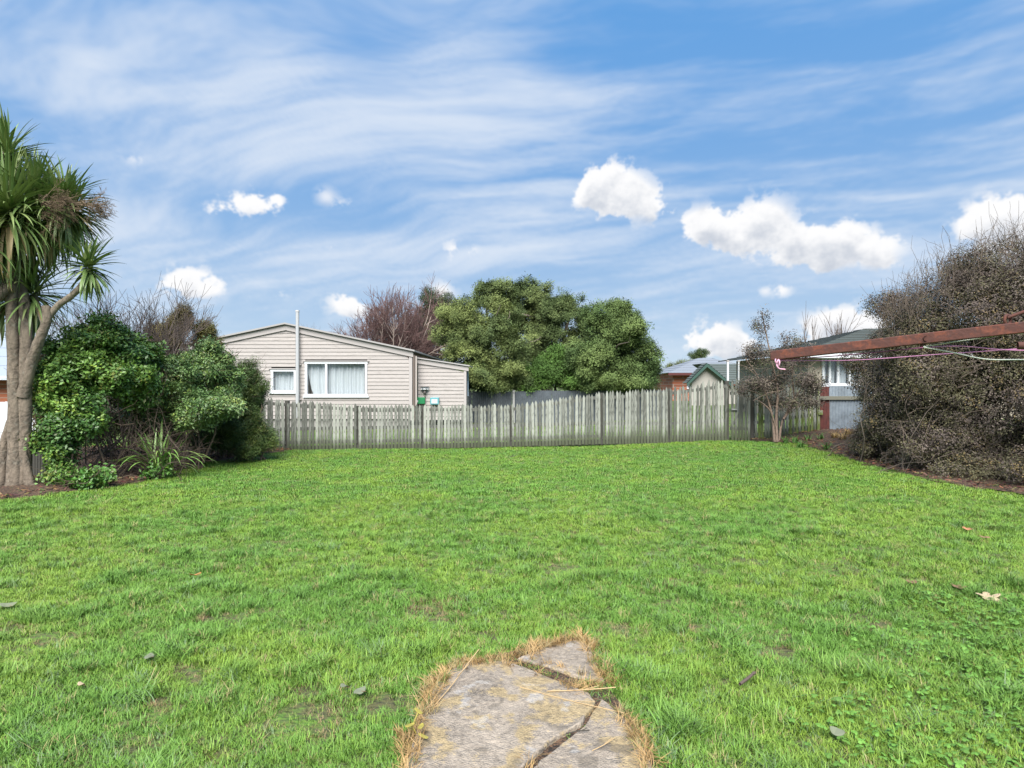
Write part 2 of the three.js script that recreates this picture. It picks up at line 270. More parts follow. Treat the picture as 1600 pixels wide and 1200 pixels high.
{
  reseed(21);
  const gm = new THREE.MeshStandardMaterial({ color: 0xffffff, roughness: 0.55, side: THREE.DoubleSide });
  const short = [0, 1, 2].map(() => bladeGeo(14, 0.034, 0.040, 0.0034, 0.8)), long = [0, 1].map(() => bladeGeo(17, 0.042, 0.066, 0.0038, 0.95)), far = [0, 1].map(() => bladeGeo(15, 0.06, 0.04, 0.0058, 0.75));
  const S = [[], [], []], SC = [[], [], []], L = [[], []], LC = [[], []], F = [[], []], FC = [[], []];
  const zone = (d0, d1, dens, kind) => {
    const w1 = 0.86 * d1 + 1.6, n = Math.round((d1 - d0) * 2 * w1 * dens);
    for (let i = 0; i < n; i++) {
      const d = rr(d0, d1), x = rr(-w1, w1); if (Math.abs(x) > 0.86 * d + 1.6) continue;
      const z = -d; if (d > D_FENCE(x) + 0.05) { if (d < D_FENCE(x) + 0.25) continue; if (rnd() < 0.45 || d < D_FENCE(x)) continue; }
      if (inBed(x, z) && polyDist(x < 0 ? bedLeft : bedRight, x, z) > 0.1) continue;
      if (onSlab(x, z)) continue; const sd = d < 4.6 ? slabDist(x, z) : 1; if (sd < 0.1 && rnd() > sd * 8) continue;
      let worn = false; if (rnd() < bareAt(x, z) * 0.93) { if (rnd() < .62) continue; worn = true; }
      const [a, b] = lawnTone(x, z), c2 = fbm(x * 6, z * 6, 2.9, 2), clump = sst(0.1, 0.42, b + 0.35 * c2), thin = sst(0.12, 0.4, -b - 0.2 * a);
      if (rnd() < thin * 0.4) continue;
      // colour: fresh yellow green, blue green clumps, pale straw flecks
      const k = rnd(); let col;
      const yel = sst(-0.25, 0.35, a + 0.25 * c2 + 0.12 * gauss());
      col = [mix(0.112, 0.182, yel), mix(0.242, 0.295, yel), mix(0.030, 0.032, yel)];
      if (clump > 0.3) col = col.map((q, j) => mix(q, [0.10, 0.225, 0.036][j], clump * 0.5));
      if (k < 0.05 + 0.1 * thin) col = [0.27, 0.24, 0.095]; else if (k < 0.12) col = [0.13, 0.21, 0.085];
      if (worn) col = rnd() < .6 ? [0.26, 0.19, 0.09] : [0.17, 0.19, 0.06];
      const v = rr(0.75, 1.2); const C = rgb(col[0] * v, col[1] * v, col[2] * v), y = height(x, z) - 0.004, sc = rr(0.6, 1.05) * (worn ? .6 : 1) * (1 + clump * 0.42) * (1 - thin * 0.3);
      if (kind === 0) { if (rnd() < 0.03 + clump * 0.4) { const q = rnd() < .5 ? 0 : 1; L[q].push(pose(x, y, z, rr(-.2, .2), rr(0, 6.28), rr(-.2, .2), sc)); LC[q].push(C); } else { const q = Math.floor(rnd() * 3); S[q].push(pose(x, y, z, rr(-.25, .25), rr(0, 6.28), rr(-.25, .25), sc)); SC[q].push(C); } } else { const q = rnd() < .5 ? 0 : 1; F[q].push(pose(x, y, z, rr(-.2, .2), rr(0, 6.28), rr(-.2, .2), sc)); FC[q].push(C); }
    }
  };
  zone(1.7, 5.2, 3000, 0); zone(5.2, 8.5, 1800, 0); zone(8.5, 12.5, 860, 1); zone(12.5, 17, 560, 1); zone(17, 24, 60, 1);
  const g = thing('lawn_grass', V(0, 0, -8), 'bright green uneven lawn grass with tufts and thin patches', 'grass', null, 'stuff');
  const put = (geo, m, c) => { const im = instanced('grass_blades', geo, gm, m, c, g); im.position.set(0, 0, 8); };
  S.forEach((m, i) => put(short[i], m, SC[i])); L.forEach((m, i) => put(long[i], m, LC[i])); F.forEach((m, i) => put(far[i], m, FC[i]));
  console.log('grass', S.concat(L, F).reduce((a, b) => a + b.length, 0));
  // dry orange grass round the path
  const dry = bladeGeo(14, 0.03, 0.06, 0.003, 1.3), D = [], DC = [];
  for (let i = 0; i < 14000; i++) { const x = rr(-0.85, 1.0), z = rr(-4.1, -1.9); if (onSlab(x, z) && slabDist(x, z) > 0.03) continue; const ds = slabPolys.map((p) => polyDist(p, x, z)).sort((p, q) => p - q), sd = ds[0], lim = 0.02 + 0.085 * (0.4 + fbm(x * 5, z * 5, 3.2, 3) * 2); if (sd > lim) continue; if (ds[0] + ds[1] < 0.15 && rnd() < (z < -3.2 ? .8 : .95)) continue; if (rnd() < .5) continue; D.push(pose(x, height(x, z) + (onSlab(x, z) ? 0.026 : 0.006), z, rr(-.5, .5), rr(0, 6.28), rr(-.5, .5), rr(0.5, 1.1))); const v = rr(.7, 1.25); DC.push(rnd() < .8 ? rgb(.38 * v, .245 * v, .10 * v) : rnd() < .6 ? rgb(.3 * v, .24 * v, .11 * v) : rgb(.12 * v, .2 * v, .04 * v)); }
  tag(instanced('dry_grass', dry, gm, D, DC), 'dead orange grass fringing the broken concrete path', 'dry grass');
  // clover in the near right of the lawn
  const cl = []; for (let k = 0; k < 3; k++) { const s = new THREE.CircleGeometry(0.009, 6); s.rotateX(-Math.PI / 2 + 0.25); s.translate(0, 0.03, 0.009); s.rotateY(k * 2.094); cl.push(s); } cl.push(tube([V(0, 0, 0), V(0, 0.03, 0)], 0.0008, 3));
  const cg = merge(cl), K = [], KC = [];
  for (let i = 0; i < 60000; i++) { const x = rr(0.4, 3.6), z = rr(-4.6, -1.8), w = sst(0.45, 0.75, x / -z * 0.9 + 0.2 * (1 - -z / 4) + 0.35 * fbm(x * 1.6, z * 1.6, 7.7, 3)); if (rnd() > w * 0.15 || onSlab(x, z) || slabDist(x, z) < .15) continue; K.push(pose(x, height(x, z) + rr(0, 0.025), z, rr(-.4, .4), rr(0, 6.28), rr(-.4, .4), rr(.45, 1.05))); const v = rr(.75, 1.25); KC.push(rgb(.10 * v, .22 * v, .03 * v)); }
  tag(instanced('clover_patch', cg, gm, K, KC), 'patch of low clover leaves mixed into the lawn', 'clover');
}
// ------------------------------------------------------------------ weatherboard house behind the fence
const boardTones = [0, 1, 2, 3].map((k) => mat({ color: rgb(0.345 * (0.96 + k * 0.025), 0.318 * (0.96 + k * 0.025), 0.306 * (0.96 + k * 0.025)), roughness: 0.6, bumpMap: tex(256, 64, (u, v) => [0.5 + fbm(u * 30, v * 6, k + 0.5, 4) * 0.4], { srgb: false }), bumpScale: 0.003,
  map: tex(256, 64, (u, v) => { const d = sst(0.12, 0.45, fbm(u * 14, v * 2.5, k * 3 + 2.5, 5)), w = 0.95 + 0.2 * fbm(u * 60, v * 9, k + 7.5, 3); return [w * mix(1, 0.80, d), w * mix(1, 0.80, d), w * mix(1, 0.79, d)]; }) }));
const whitePaint = mat({ color: rgb(0.58, 0.60, 0.64), roughness: 0.45 }), trimPaint = mat({ color: rgb(0.36, 0.335, 0.33), roughness: 0.6 }), brownTrim = mat({ color: rgb(0.12, 0.095, 0.082), roughness: 0.7 });
const glass = new THREE.MeshPhysicalMaterial({ color: 0xffffff, roughness: 0.04, transmission: 1, thickness: 0, ior: 1.5 });
const roomPaint = mat({ color: rgb(0.42, 0.40, 0.37) });
const curtainMat = mat({ color: rgb(0.40, 0.45, 0.48), roughness: 0.95, side: THREE.DoubleSide });
// rows of lapped boards between y0 and y1 on the plane z; limit(y) gives [x0, x1]; holes are openings
function boards(g, z, y0, y1, pitch, limit, holes) {
  let n = 0;
  for (let y = y0; y < y1 - 0.02; y += pitch, n++) {
    const yt = Math.min(y + pitch + 0.012, y1 + 0.05), mid = Math.min(y + pitch, y1);
    let [a0, b0] = limit(y), [a1, b1] = limit(mid); if (b1 - a1 < 0.3) { a1 = (a0 + b0) / 2 - 0.15; b1 = a1 + 0.3; }
    let spans = [[a0, b0, a1, b1]];
    for (const [hx0, hx1, hy0, hy1] of holes) if (y + pitch > hy0 + 0.01 && y < hy1 - 0.01) spans = spans.flatMap(([p, q, r, s]) => (hx0 > p && hx1 < q ? [[p, hx0, r, hx0], [hx1, q, hx1, s]] : [[p, q, r, s]]));
    for (const [p, q, r, s] of spans) {
      // a board leaning out at its lower edge
      const geo = new THREE.BufferGeometry(), zb = z + 0.026, zt = z + 0.006, zi = z - 0.012, P = [[p, y, zb], [q, y, zb], [s, yt, zt], [r, yt, zt], [p, y, zi], [q, y, zi], [s, yt, zi], [r, yt, zi]];
      const f = [[0, 1, 2, 3], [4, 5, 1, 0], [3, 2, 6, 7], [4, 0, 3, 7], [1, 5, 6, 2], [5, 4, 7, 6]], pos = [], uv = [];
      for (const [a, b, c, d] of f) for (const k of [a, b, c, a, c, d]) { pos.push(...P[k]); uv.push(P[k][0] * 0.19 + n * 0.37, (P[k][1] - y) / pitch * 0.9 + n * 0.21); }
      geo.setAttribute('position', new THREE.Float32BufferAttribute(pos, 3)); geo.setAttribute('uv', new THREE.Float32BufferAttribute(uv, 2)); geo.computeVertexNormals();
      part(g, 'board', geo, boardTones[(n * 7 + Math.round(p * 3) + 40) % 4]);
    }
  }
}
function curtain(x0, x1, y0, y1, z, amp, gather = 0) {
  const pos = [], idx = [], nx = 90, ny = 6;
  for (let j = 0; j <= ny; j++) for (let i = 0; i <= nx; i++) { const t = i / nx, s = j / ny, x = mix(x0, x1, t) + gather * (1 - t) * Math.pow(1 - s, 1.6) * (x1 - x0), ph = x * 46 + 3 * N(x * 5, 1.1, s * 0.6); pos.push(x, mix(y0, y1, s), z + amp * (Math.sin(ph) + 0.6 * Math.sin(ph * 0.53 + 1 + s * .5))); }
  for (let j = 0; j < ny; j++) for (let i = 0; i < nx; i++) { const a = j * (nx + 1) + i; idx.push(a, a + 1, a + nx + 1, a + 1, a + nx + 2, a + nx + 1); }
  const g = new THREE.BufferGeometry(); g.setAttribute('position', new THREE.Float32BufferAttribute(pos, 3)); g.setIndex(idx); g.computeVertexNormals(); return g;
}
// a window in a wall facing +z: mullions at the given x; openings carry glass and a net curtain
function windowIn(g, x0, x1, y0, y1, z, mullions, gather = []) {
  const w = new THREE.Group(); w.name = 'window'; g.add(w); const f = 0.075, xs = [x0, ...mullions, x1];
  const fr = [box(x0 - 0.02, x1 + 0.02, y1 - f, y1, z - 0.06, z + 0.05), box(x0 - 0.03, x1 + 0.03, y0, y0 + f, z - 0.06, z + 0.06), box(x0, x0 + f, y0 + f, y1 - f, z - 0.06, z + 0.05), box(x1 - f, x1, y0 + f, y1 - f, z - 0.06, z + 0.05), ...mullions.map((m) => box(m - f / 2, m + f / 2, y0 + f, y1 - f, z - 0.06, z + 0.045))];
  part(w, 'frame', merge(fr), whitePaint, g);
  part(w, 'sill', box(x0 - 0.06, x1 + 0.06, y0 - 0.045, y0 - 0.002, z - 0.02, z + 0.085), whitePaint, g);
  part(w, 'head_flashing', box(x0 - 0.07, x1 + 0.07, y1 + 0.002, y1 + 0.035, z - 0.02, z + 0.075), trimPaint, g);
  for (let i = 0; i < xs.length - 1; i++) {
    const a = xs[i] + f / 2 + 0.01, b = xs[i + 1] - f / 2 - 0.01;
    part(w, 'pane', box(a, b, y0 + f, y1 - f, z - 0.012, z - 0.008), glass, g);
    part(w, 'curtain', curtain(a - 0.03, b + 0.03, y0 + 0.03, y1 - 0.05, z - 0.16, 0.022, gather[i] ?? 0), curtainMat, g);
  }
  part(w, 'reveal', merge([box(x0 - 0.05, x1 + 0.05, y0 - 0.05, y1 + 0.05, z - 0.62, z - 0.6), box(x0 - 0.02, x0, y0, y1, z - 0.6, z - 0.07), box(x1, x1 + 0.02, y0, y1, z - 0.6, z - 0.07), box(x0, x1, y0 - 0.02, y0, z - 0.6, z - 0.07), box(x0, x1, y1, y1 + 0.02, z - 0.6, z - 0.07)]), roomPaint, g);
}
{
  const D = 22, z = -D, ridge = at(447, 507, D), eR = at(646, 549, D), wallR = at(642, 600, D).x, half = eR.x - ridge.x, slope = (ridge.y - eR.y) / half, xL = ridge.x - (wallR - ridge.x), drop = 0.2;
  const g = thing('weatherboard_house', V(ridge.x, 0, z), 'pale pinkish weatherboard house with low gable roof, flue pipe and lean-to', 'house');
  const top = (x) => ridge.y - drop - Math.abs(x - ridge.x) * slope;
  const wins = [[at(424, 0, D).x, at(463, 0, D).x, at(0, 613, D).y, at(0, 577, D).y], [at(477, 0, D).x, at(574, 0, D).x, at(0, 619, D).y, at(0, 565, D).y]];
  boards(g, z, 0.35, ridge.y - drop, 0.128, (y) => { const d = Math.min(wallR - ridge.x - 0.06, Math.max(0, (ridge.y - drop - y) / slope)); return [ridge.x - d, ridge.x + d]; }, wins);
  part(g, 'foundation', box(xL + 0.05, wallR - 0.05, -0.1, 0.35, z - 8, z - 0.05), mat({ color: rgb(.25, .24, .23) }));
  for (const s of [-1, 1]) {
    const ex = ridge.x + s * half, P = (x, dy) => [x, ridge.y - Math.abs(x - ridge.x) * slope + dy];
    part(g, 'barge_board', prism([P(ridge.x, -0.02), P(ex, -0.02), P(ex, -0.2), P(ridge.x, -0.2)], z + 0.035, z + 0.07), trimPaint);
    part(g, 'roof', prism([P(ridge.x, 0.055), P(ex + s * 0.06, 0.055), P(ex + s * 0.06, 0.0), P(ridge.x, 0.0)], z - 9, z + 0.16), mat({ color: rgb(.30, .29, .29), roughness: .55 }));
    part(g, 'soffit', box(ex - s * 0.3, ex, top(ex) + 0.05, top(ex) + 0.07, z - 9, z + 0.03), mat({ color: rgb(.27, .23, .185) }));
    part(g, 'corner_board', box(ridge.x + s * (wallR - ridge.x) - 0.06, ridge.x + s * (wallR - ridge.x) + 0.05, 0.3, top(wallR) + 0.03, z - 0.05, z + 0.04), s > 0 ? trimPaint : boardTones[1]);
    part(g, 'side_wall', box(ridge.x + s * (wallR - ridge.x) - 0.08, ridge.x + s * (wallR - ridge.x), 0.3, top(wallR) + 0.05, z - 8.5, z - 0.06), boardTones[2]);
  }
  part(g, 'downpipe', tube([V(wallR + 0.11, 0.3, z + 0.02), V(wallR + 0.11, top(wallR) + 0.05, z + 0.02)], 0.045, 8), brownTrim);
  part(g, 'downpipe', box(wallR + 0.16, wallR + 0.21, 0.3, top(wallR) + 0.02, z - 0.02, z + 0.03), mat({ color: rgb(.36, .32, .30) }));
  // boards stop short of the wall's back, so an inner lining closes it
  part(g, 'lining', prism([[xL + 0.1, 0.3], [wallR - 0.1, 0.3], [wallR - 0.1, top(wallR) - 0.02], [ridge.x, ridge.y - drop - 0.05], [xL + 0.1, top(wallR) - 0.02]], z - 0.75, z - 0.7), roomPaint);
  windowIn(g, ...wins[0], z, []); windowIn(g, ...wins[1], z, [at(510, 0, D).x], [0.32, 0]);
  const fx = at(467, 0, D).x, ft = at(0, 487, D).y;
  const fl = part(g, 'flue_pipe', tube([V(fx, 0.4, z + 0.15), V(fx, ft, z + 0.15)], 0.06, 14), mat({ color: rgb(.43, .44, .46), roughness: .45, metalness: .2 }));
  part(fl, 'cap', tube([V(fx, ft - 0.02, z + 0.15), V(fx, ft + 0.03, z + 0.15), V(fx, ft + 0.03, z + 0.15)], [0.072, 0.072, 0.001], 14), mat({ color: rgb(.5, .5, .52), roughness: .5 }), g);
  for (const yy of [1.0, 2.2, 3.3]) part(fl, 'bracket', box(fx - 0.1, fx + 0.1, yy, yy + 0.04, z + 0.02, z + 0.08), trimPaint, g);
  // lean-to
  const dz = -22.35, lx0 = wallR + 0.2, lx1 = at(727, 0, 22.35).x, yl = at(0, 562, 22.35).y, yr = at(0, 574, 22.35).y, ls = (yl - yr) / (lx1 - lx0);
  boards(g, dz, 0.3, yl - 0.1, 0.128, (y) => [lx0, Math.max(lx0 + 0.1, Math.min(lx1 - 0.05, lx0 + (yl - 0.12 - y) / ls))], []);
  part(g, 'lean_to_barge', prism([[lx0 - 0.02, yl + 0.03], [lx1 + 0.12, yr + 0.02], [lx1 + 0.12, yr - 0.13], [lx0 - 0.02, yl - 0.13]], dz + 0.035, dz + 0.06), trimPaint);
  part(g, 'lean_to_roof', prism([[lx0 - 0.02, yl + 0.08], [lx1 + 0.16, yr + 0.07], [lx1 + 0.16, yr + 0.03], [lx0 - 0.02, yl + 0.04]], dz - 1.7, dz + 0.12), mat({ color: rgb(.33, .32, .32), roughness: .5 }));
  part(g, 'lean_to_side', box(lx1 - 0.1, lx1, 0.2, 1.1, dz - 1.6, dz - 0.02), boardTones[0]);
  part(g, 'lean_to_post', box(lx1 - 0.05, lx1 + 0.04, 0.2, yr - 0.1, dz - 0.04, dz + 0.04), trimPaint);
  for (const q of [0.15, 0.8, 1.55]) part(g, 'window_post', box(lx1 - 0.06, lx1 + 0.01, 1.1, yr - 0.1, dz - q - 0.06, dz - q), q > 1 ? mat({ color: rgb(.35, .45, .55) }) : brownTrim);
  part(g, 'side_pane', box(lx1 - 0.03, lx1 - 0.026, 1.1, yr - 0.1, dz - 1.55, dz - 0.15), glass);
  // fittings on the lean-to wall
  const l = thing('security_light', at(664, 606, 22.3), 'small twin floodlight with sensor on the lean-to wall', 'wall light');
  const c = at(664, 606, 22.3);
  part(l, 'housing', box(c.x - 0.13, c.x + 0.13, c.y - 0.07, c.y + 0.03, dz + 0.02, dz + 0.17, 0.012), whitePaint);
  part(l, 'hood', box(c.x - 0.14, c.x + 0.14, c.y + 0.032, c.y + 0.05, dz + 0.02, dz + 0.22), mat({ color: rgb(.06, .06, .06) }));
  for (const s of [-1, 1]) part(l, 'lamp', tube([V(c.x + s * 0.07, c.y - 0.02, dz + 0.16), V(c.x + s * 0.07, c.y - 0.02, dz + 0.2)], 0.025, 8), mat({ color: rgb(.05, .05, .05) }));
  part(l, 'bracket', box(c.x - 0.02, c.x + 0.02, c.y - 0.3, c.y - 0.07, dz + 0.02, dz + 0.06), mat({ color: rgb(.2, .17, .15) }));
  const sensor = new THREE.SphereGeometry(0.055, 12, 8); sensor.translate(c.x, c.y - 0.16, dz + 0.1); part(l, 'sensor', sensor, mat({ color: rgb(.08, .07, .07), roughness: .4 }));
  const m1 = at(657, 627, 22.2), bx = thing('meter_box', V(m1.x, 0.9, dz), 'green metal utility box on the lean-to wall', 'utility box');
  part(bx, 'case', box(m1.x - 0.16, m1.x + 0.16, 0.86, 1.09, dz + 0.027, dz + 0.22, 0.015), mat({ color: rgb(.012, .16, .06), roughness: .4 }));
  part(bx, 'label_plate', box(m1.x - 0.13, m1.x - 0.07, 0.92, 0.99, dz + 0.221, dz + 0.224), whitePaint);
  const m2 = at(679, 627, 22.2), by = thing('meter_box', V(m2.x, 0.9, dz), 'teal framed meter box with white face on the lean-to wall', 'utility box');
  part(by, 'case', box(m2.x - 0.15, m2.x + 0.15, 0.84, 1.08, dz + 0.027, dz + 0.18, 0.012), mat({ color: rgb(.1, .3, .34), roughness: .5 }));
  part(by, 'face', box(m2.x - 0.1, m2.x + 0.1, 0.88, 1.02, dz + 0.181, dz + 0.188), whitePaint);
  part(by, 'dial', tube([V(m2.x, 0.96, dz + 0.186), V(m2.x, 0.96, dz + 0.2)], 0.035, 10), mat({ color: rgb(.05, .08, .12) }));
}

// ------------------------------------------------------------------ picket fence and gate
const woodMats = [0, 1, 2, 3, 4, 5, 6].map((k) => {
  const t = tex(64, 512, (u, v) => {
    const grain = fbm(u * 7, v * 5, k * 3.7, 3), streak = fbm(u * 14, v * 2.2, k * 5.1 + 2, 4), blot = fbm(u * 2.2, v * 9, k * 8.3 + 4, 5);
    const algae = sst(0.34 + 0.10 * fbm(u * 3, k * 2.2, 1.1, 3) + 0.08 * N(k * 1.3, 2.2), 0.06, v - 0.16 * streak), dirt = sst(-0.06, 0.26, blot + 0.35 * streak + [0.02, 0.1, -0.1, 0.14, -0.04, 0.06, -0.14][k]);
    let c = [0.205, 0.215, 0.19].map((q) => q * (1 + grain * 0.35 + streak * 0.3) * [1, .74, 1.3, .62, 1.12, .86, 1.5][k]);
    c = c.map((q, i) => mix(q, [0.085, 0.09, 0.078][i], dirt * 0.8)); c = c.map((q, i) => mix(q, [0.06, 0.072, 0.038][i], algae * 0.92)); return c;
  }, { wrap: false });
  return mat({ map: t, roughness: 0.95, bumpMap: tex(64, 256, (u, v) => [0.5 + fbm(u * 12, v * 4, k + 3.3, 4) * 0.8], { srgb: false }), bumpScale: 0.003 });
});
const mossMats = woodMats.slice(0, 3).map((m, k) => mat({ roughness: 1, map: tex(64, 512, (u, v) => { const s = fbm(u * 9, v * 3, k * 4.1, 4), b = fbm(u * 3, v * 8, k * 6 + 3, 5), a = sst(-0.35, 0.3, b + 0.35 - v * 0.55); return [0.22, 0.225, 0.19].map((q, i) => mix(q * (1 + s * .5), [0.10, 0.13, 0.03][i] * (1 + s * .6), a)); }, { wrap: false }) }));
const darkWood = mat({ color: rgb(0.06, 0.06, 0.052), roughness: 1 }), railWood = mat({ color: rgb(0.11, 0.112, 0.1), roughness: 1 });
const picketGeo = [0, 1, 2].map((k) => { const w = 0.0285, t = 0.05 + k * 0.006, g = new THREE.ExtrudeGeometry(new THREE.Shape([[-w, 0], [w, 0], [w, 1 - t], [0.006 * (k - 1), 1], [-w, 1 - t]].map((p) => new THREE.Vector2(...p))), { depth: 0.018, bevelEnabled: false }); const p = g.attributes.position, uv = []; for (let i = 0; i < p.count; i++) uv.push((p.getX(i) + w) / (2 * w), p.getY(i)); g.setAttribute('uv', new THREE.Float32BufferAttribute(uv, 2)); return g; });
const interp = (tab, x) => { for (let i = 0; i < tab.length - 1; i++) if (x <= tab[i + 1][0]) { const t = Math.max(0, (x - tab[i][0]) / (tab[i + 1][0] - tab[i][0])); return tab[i].map((q, k) => mix(q, tab[i + 1][k], t)); } return tab[tab.length - 1]; };
const fz = (x) => -D_FENCE(x), fenceAngle = Math.atan(0.104);
const xAt = (px) => { let x = (px - 800) / 1000 * 15; for (let i = 0; i < 8; i++) x = (px - 800) / 1000 * D_FENCE(x); return x; };
const yAt = (px, py) => 1.55 - (py - 600) / 1000 * D_FENCE(xAt(px));
// top and foot of the fence in the photograph
const profile = [[400, 620, 707], [447, 624, 705], [559, 632, 703], [660, 632, 701], [798, 631.5, 698], [940, 612, 694], [1045, 605, 693.5], [1085, 602, 692], [1100, 594, 690], [1140, 593, 688.5], [1175, 592, 689], [1215, 596, 687], [1280, 616, 674]].map(([px, a, b]) => [xAt(px), yAt(px, a), yAt(px, b)]);
function pickets(g, x0, x1, mats) {
  const n = Math.round((x1 - x0) / 0.0802);
  for (let i = 0; i < n; i++) {
    const x = x0 + (i + 0.5) * (x1 - x0) / n, [, yt, yb] = interp(profile, x), m = new THREE.Mesh(picketGeo[Math.floor(rnd() * 3)], mats[Math.floor(rnd() * mats.length)]);
    shadows(m); m.name = 'picket'; const jt = rr(-0.03, 0.02) - (rnd() < .04 ? rr(.03, .1) : 0);
    m.scale.set(rr(0.98, 1.16), yt - yb + jt, 1); m.rotation.set(rr(-.012, .012), -fenceAngle * -1, rr(-.022, .022)); m.position.set(x - g.position.x, yb + rr(-0.01, 0.015) - g.position.y, fz(x) + rr(0, .006) - g.position.z); g.add(m);
  }
}
const railGeo = (xa, ya, xb, yb, h, off) => { const a = V(xa, ya, fz(xa) - off), b = V(xb, yb, fz(xb) - off), L = a.distanceTo(b), r = new THREE.BoxGeometry(L, h, 0.04); r.rotateZ(Math.atan2(yb - ya, xb - xa)); r.rotateY(fenceAngle); r.translate((a.x + b.x) / 2, (a.y + b.y) / 2, (a.z + b.z) / 2); return r; };
function rails(g, x0, x1, fr) { for (const [f, off] of fr) { const a = interp(profile, x0 + 0.03), b = interp(profile, x1 - 0.03), y = (q) => (f < 0 ? q[2] - f : q[1] - f); part(g, 'rail', railGeo(x0 + 0.02, y(a), x1 - 0.02, y(b), 0.075, off), railWood); } }
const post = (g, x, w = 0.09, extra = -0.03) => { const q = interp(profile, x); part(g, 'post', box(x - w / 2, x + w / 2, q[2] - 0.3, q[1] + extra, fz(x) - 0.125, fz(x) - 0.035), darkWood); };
{
  reseed(301);
  const posts = [404, 447, 559, 660, 798, 940, 1045, 1137].map(xAt), g = thing('picket_fence', V(0, 0, fz(0)), 'weathered grey picket fence along the back of the lawn, low part rising to taller part', 'fence');
  for (let i = 0; i < posts.length - 1; i++) { const a = posts[i] + 0.018, b = posts[i + 1] - 0.018; pickets(g, a, b, woodMats); rails(g, posts[i], posts[i + 1], posts[i] > 1.5 ? [[0.16, .03], [-0.5, .03], [-0.16, .03]] : [[0.13, .03], [-0.52, .03], [-0.2, .03]]); }
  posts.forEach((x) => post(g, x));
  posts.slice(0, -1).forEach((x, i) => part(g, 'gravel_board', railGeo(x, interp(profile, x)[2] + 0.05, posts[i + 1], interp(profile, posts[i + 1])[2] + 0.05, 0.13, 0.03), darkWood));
  const gx0 = xAt(1140.5), gx1 = xAt(1173.5), gt = thing('picket_gate', V(gx0, interp(profile, gx0)[2], fz(gx0)), 'narrow weathered picket gate with metal latch beside the purple-brown shrub', 'gate');
  pickets(gt, gx0 + 0.02, gx1 - 0.02, woodMats); rails(gt, gx0, gx1, [[0.35, .03], [-0.3, .03]]);
  const br = (a, b) => tube([V(gx0 + 0.04, a, fz(gx0) - 0.03), V(gx1 - 0.04, b, fz(gx1) - 0.03)], 0.03, 4); part(gt, 'brace', br(0.45, 1.2), railWood);
  const lx = xAt(1147), ly = yAt(1147, 640); const la = part(gt, 'latch', box(lx - 0.06, lx + 0.06, ly - 0.012, ly + 0.02, fz(lx) + 0.02, fz(lx) + 0.045, 0.006), mat({ color: rgb(.5, .51, .5), metalness: .6, roughness: .5 }));
  part(la, 'bolt', tube([V(lx - 0.09, ly - 0.03, fz(lx) + 0.035), V(lx + 0.07, ly - 0.03, fz(lx) + 0.035)], 0.01, 6), mat({ color: rgb(.05, .05, .05), metalness: .6 }), gt);
  const rp = [1177, 1277].map(xAt), g2 = thing('picket_fence', V(rp[0], interp(profile, rp[0])[2], fz(rp[0])), 'mossy green picket fence section behind the purple-brown shrub', 'fence');
  pickets(g2, rp[0] + 0.03, rp[1] - 0.03, [woodMats[0], woodMats[2], mossMats[0], woodMats[4], mossMats[1], mossMats[2]]); rails(g2, rp[0], rp[1], [[0.2, .03], [-0.45, .03], [-0.15, .03]]); rp.forEach((x) => post(g2, x, 0.11, 0.02));
}
// corrugated sheets: geometry in x,y with waves in z
function corrugated(x0, x1, y0, y1, z, pitch = 0.076, amp = 0.009, seg = 6) {
  const n = Math.max(4, Math.round((x1 - x0) / pitch * seg)), pos = [], uv = [], idx = [];
  for (let i = 0; i <= n; i++) { const x = mix(x0, x1, i / n), zz = z + amp * Math.sin(x / pitch * 6.2832); pos.push(x, y0, zz, x, y1, zz); uv.push(x, y0, x, y1); }
  for (let i = 0; i < n; i++) { const a = i * 2; idx.push(a, a + 2, a + 1, a + 2, a + 3, a + 1); }
  const g = new THREE.BufferGeometry(); g.setAttribute('position', new THREE.Float32BufferAttribute(pos, 3)); g.setAttribute('uv', new THREE.Float32BufferAttribute(uv, 2)); g.setIndex(idx); g.computeVertexNormals(); return g;
}
const rustTex = tex(512, 512, (u, v) => { const a = tfbm(u, v, 6, 1.4, 5), b = tfbm(u, v, 40, 3.4, 3), k = sst(-0.2, 0.4, a + b * 0.6), d = sst(0.1, 0.45, tfbm(u, v, 14, 8.8, 4)); return [mix(0.075, 0.15, k), mix(0.028, 0.046, k), mix(0.022, 0.026, k)].map((q) => mix(q, 0.035, d * 0.55)); });
const rustMat = mat({ map: rustTex, roughness: 0.85, bumpMap: tex(256, 256, (u, v) => [0.5 + tfbm(u, v, 24, 3.4, 4)], { srgb: false }), bumpScale: 0.002, side: THREE.DoubleSide });
const galvTex = (c, k) => tex(256, 256, (u, v) => { const a = tfbm(u, v, 5, k, 5), s = tfbm(u, v, 18, k + 4, 3); return c.map((q) => q * (1 + a * 0.4 + s * 0.3)); });
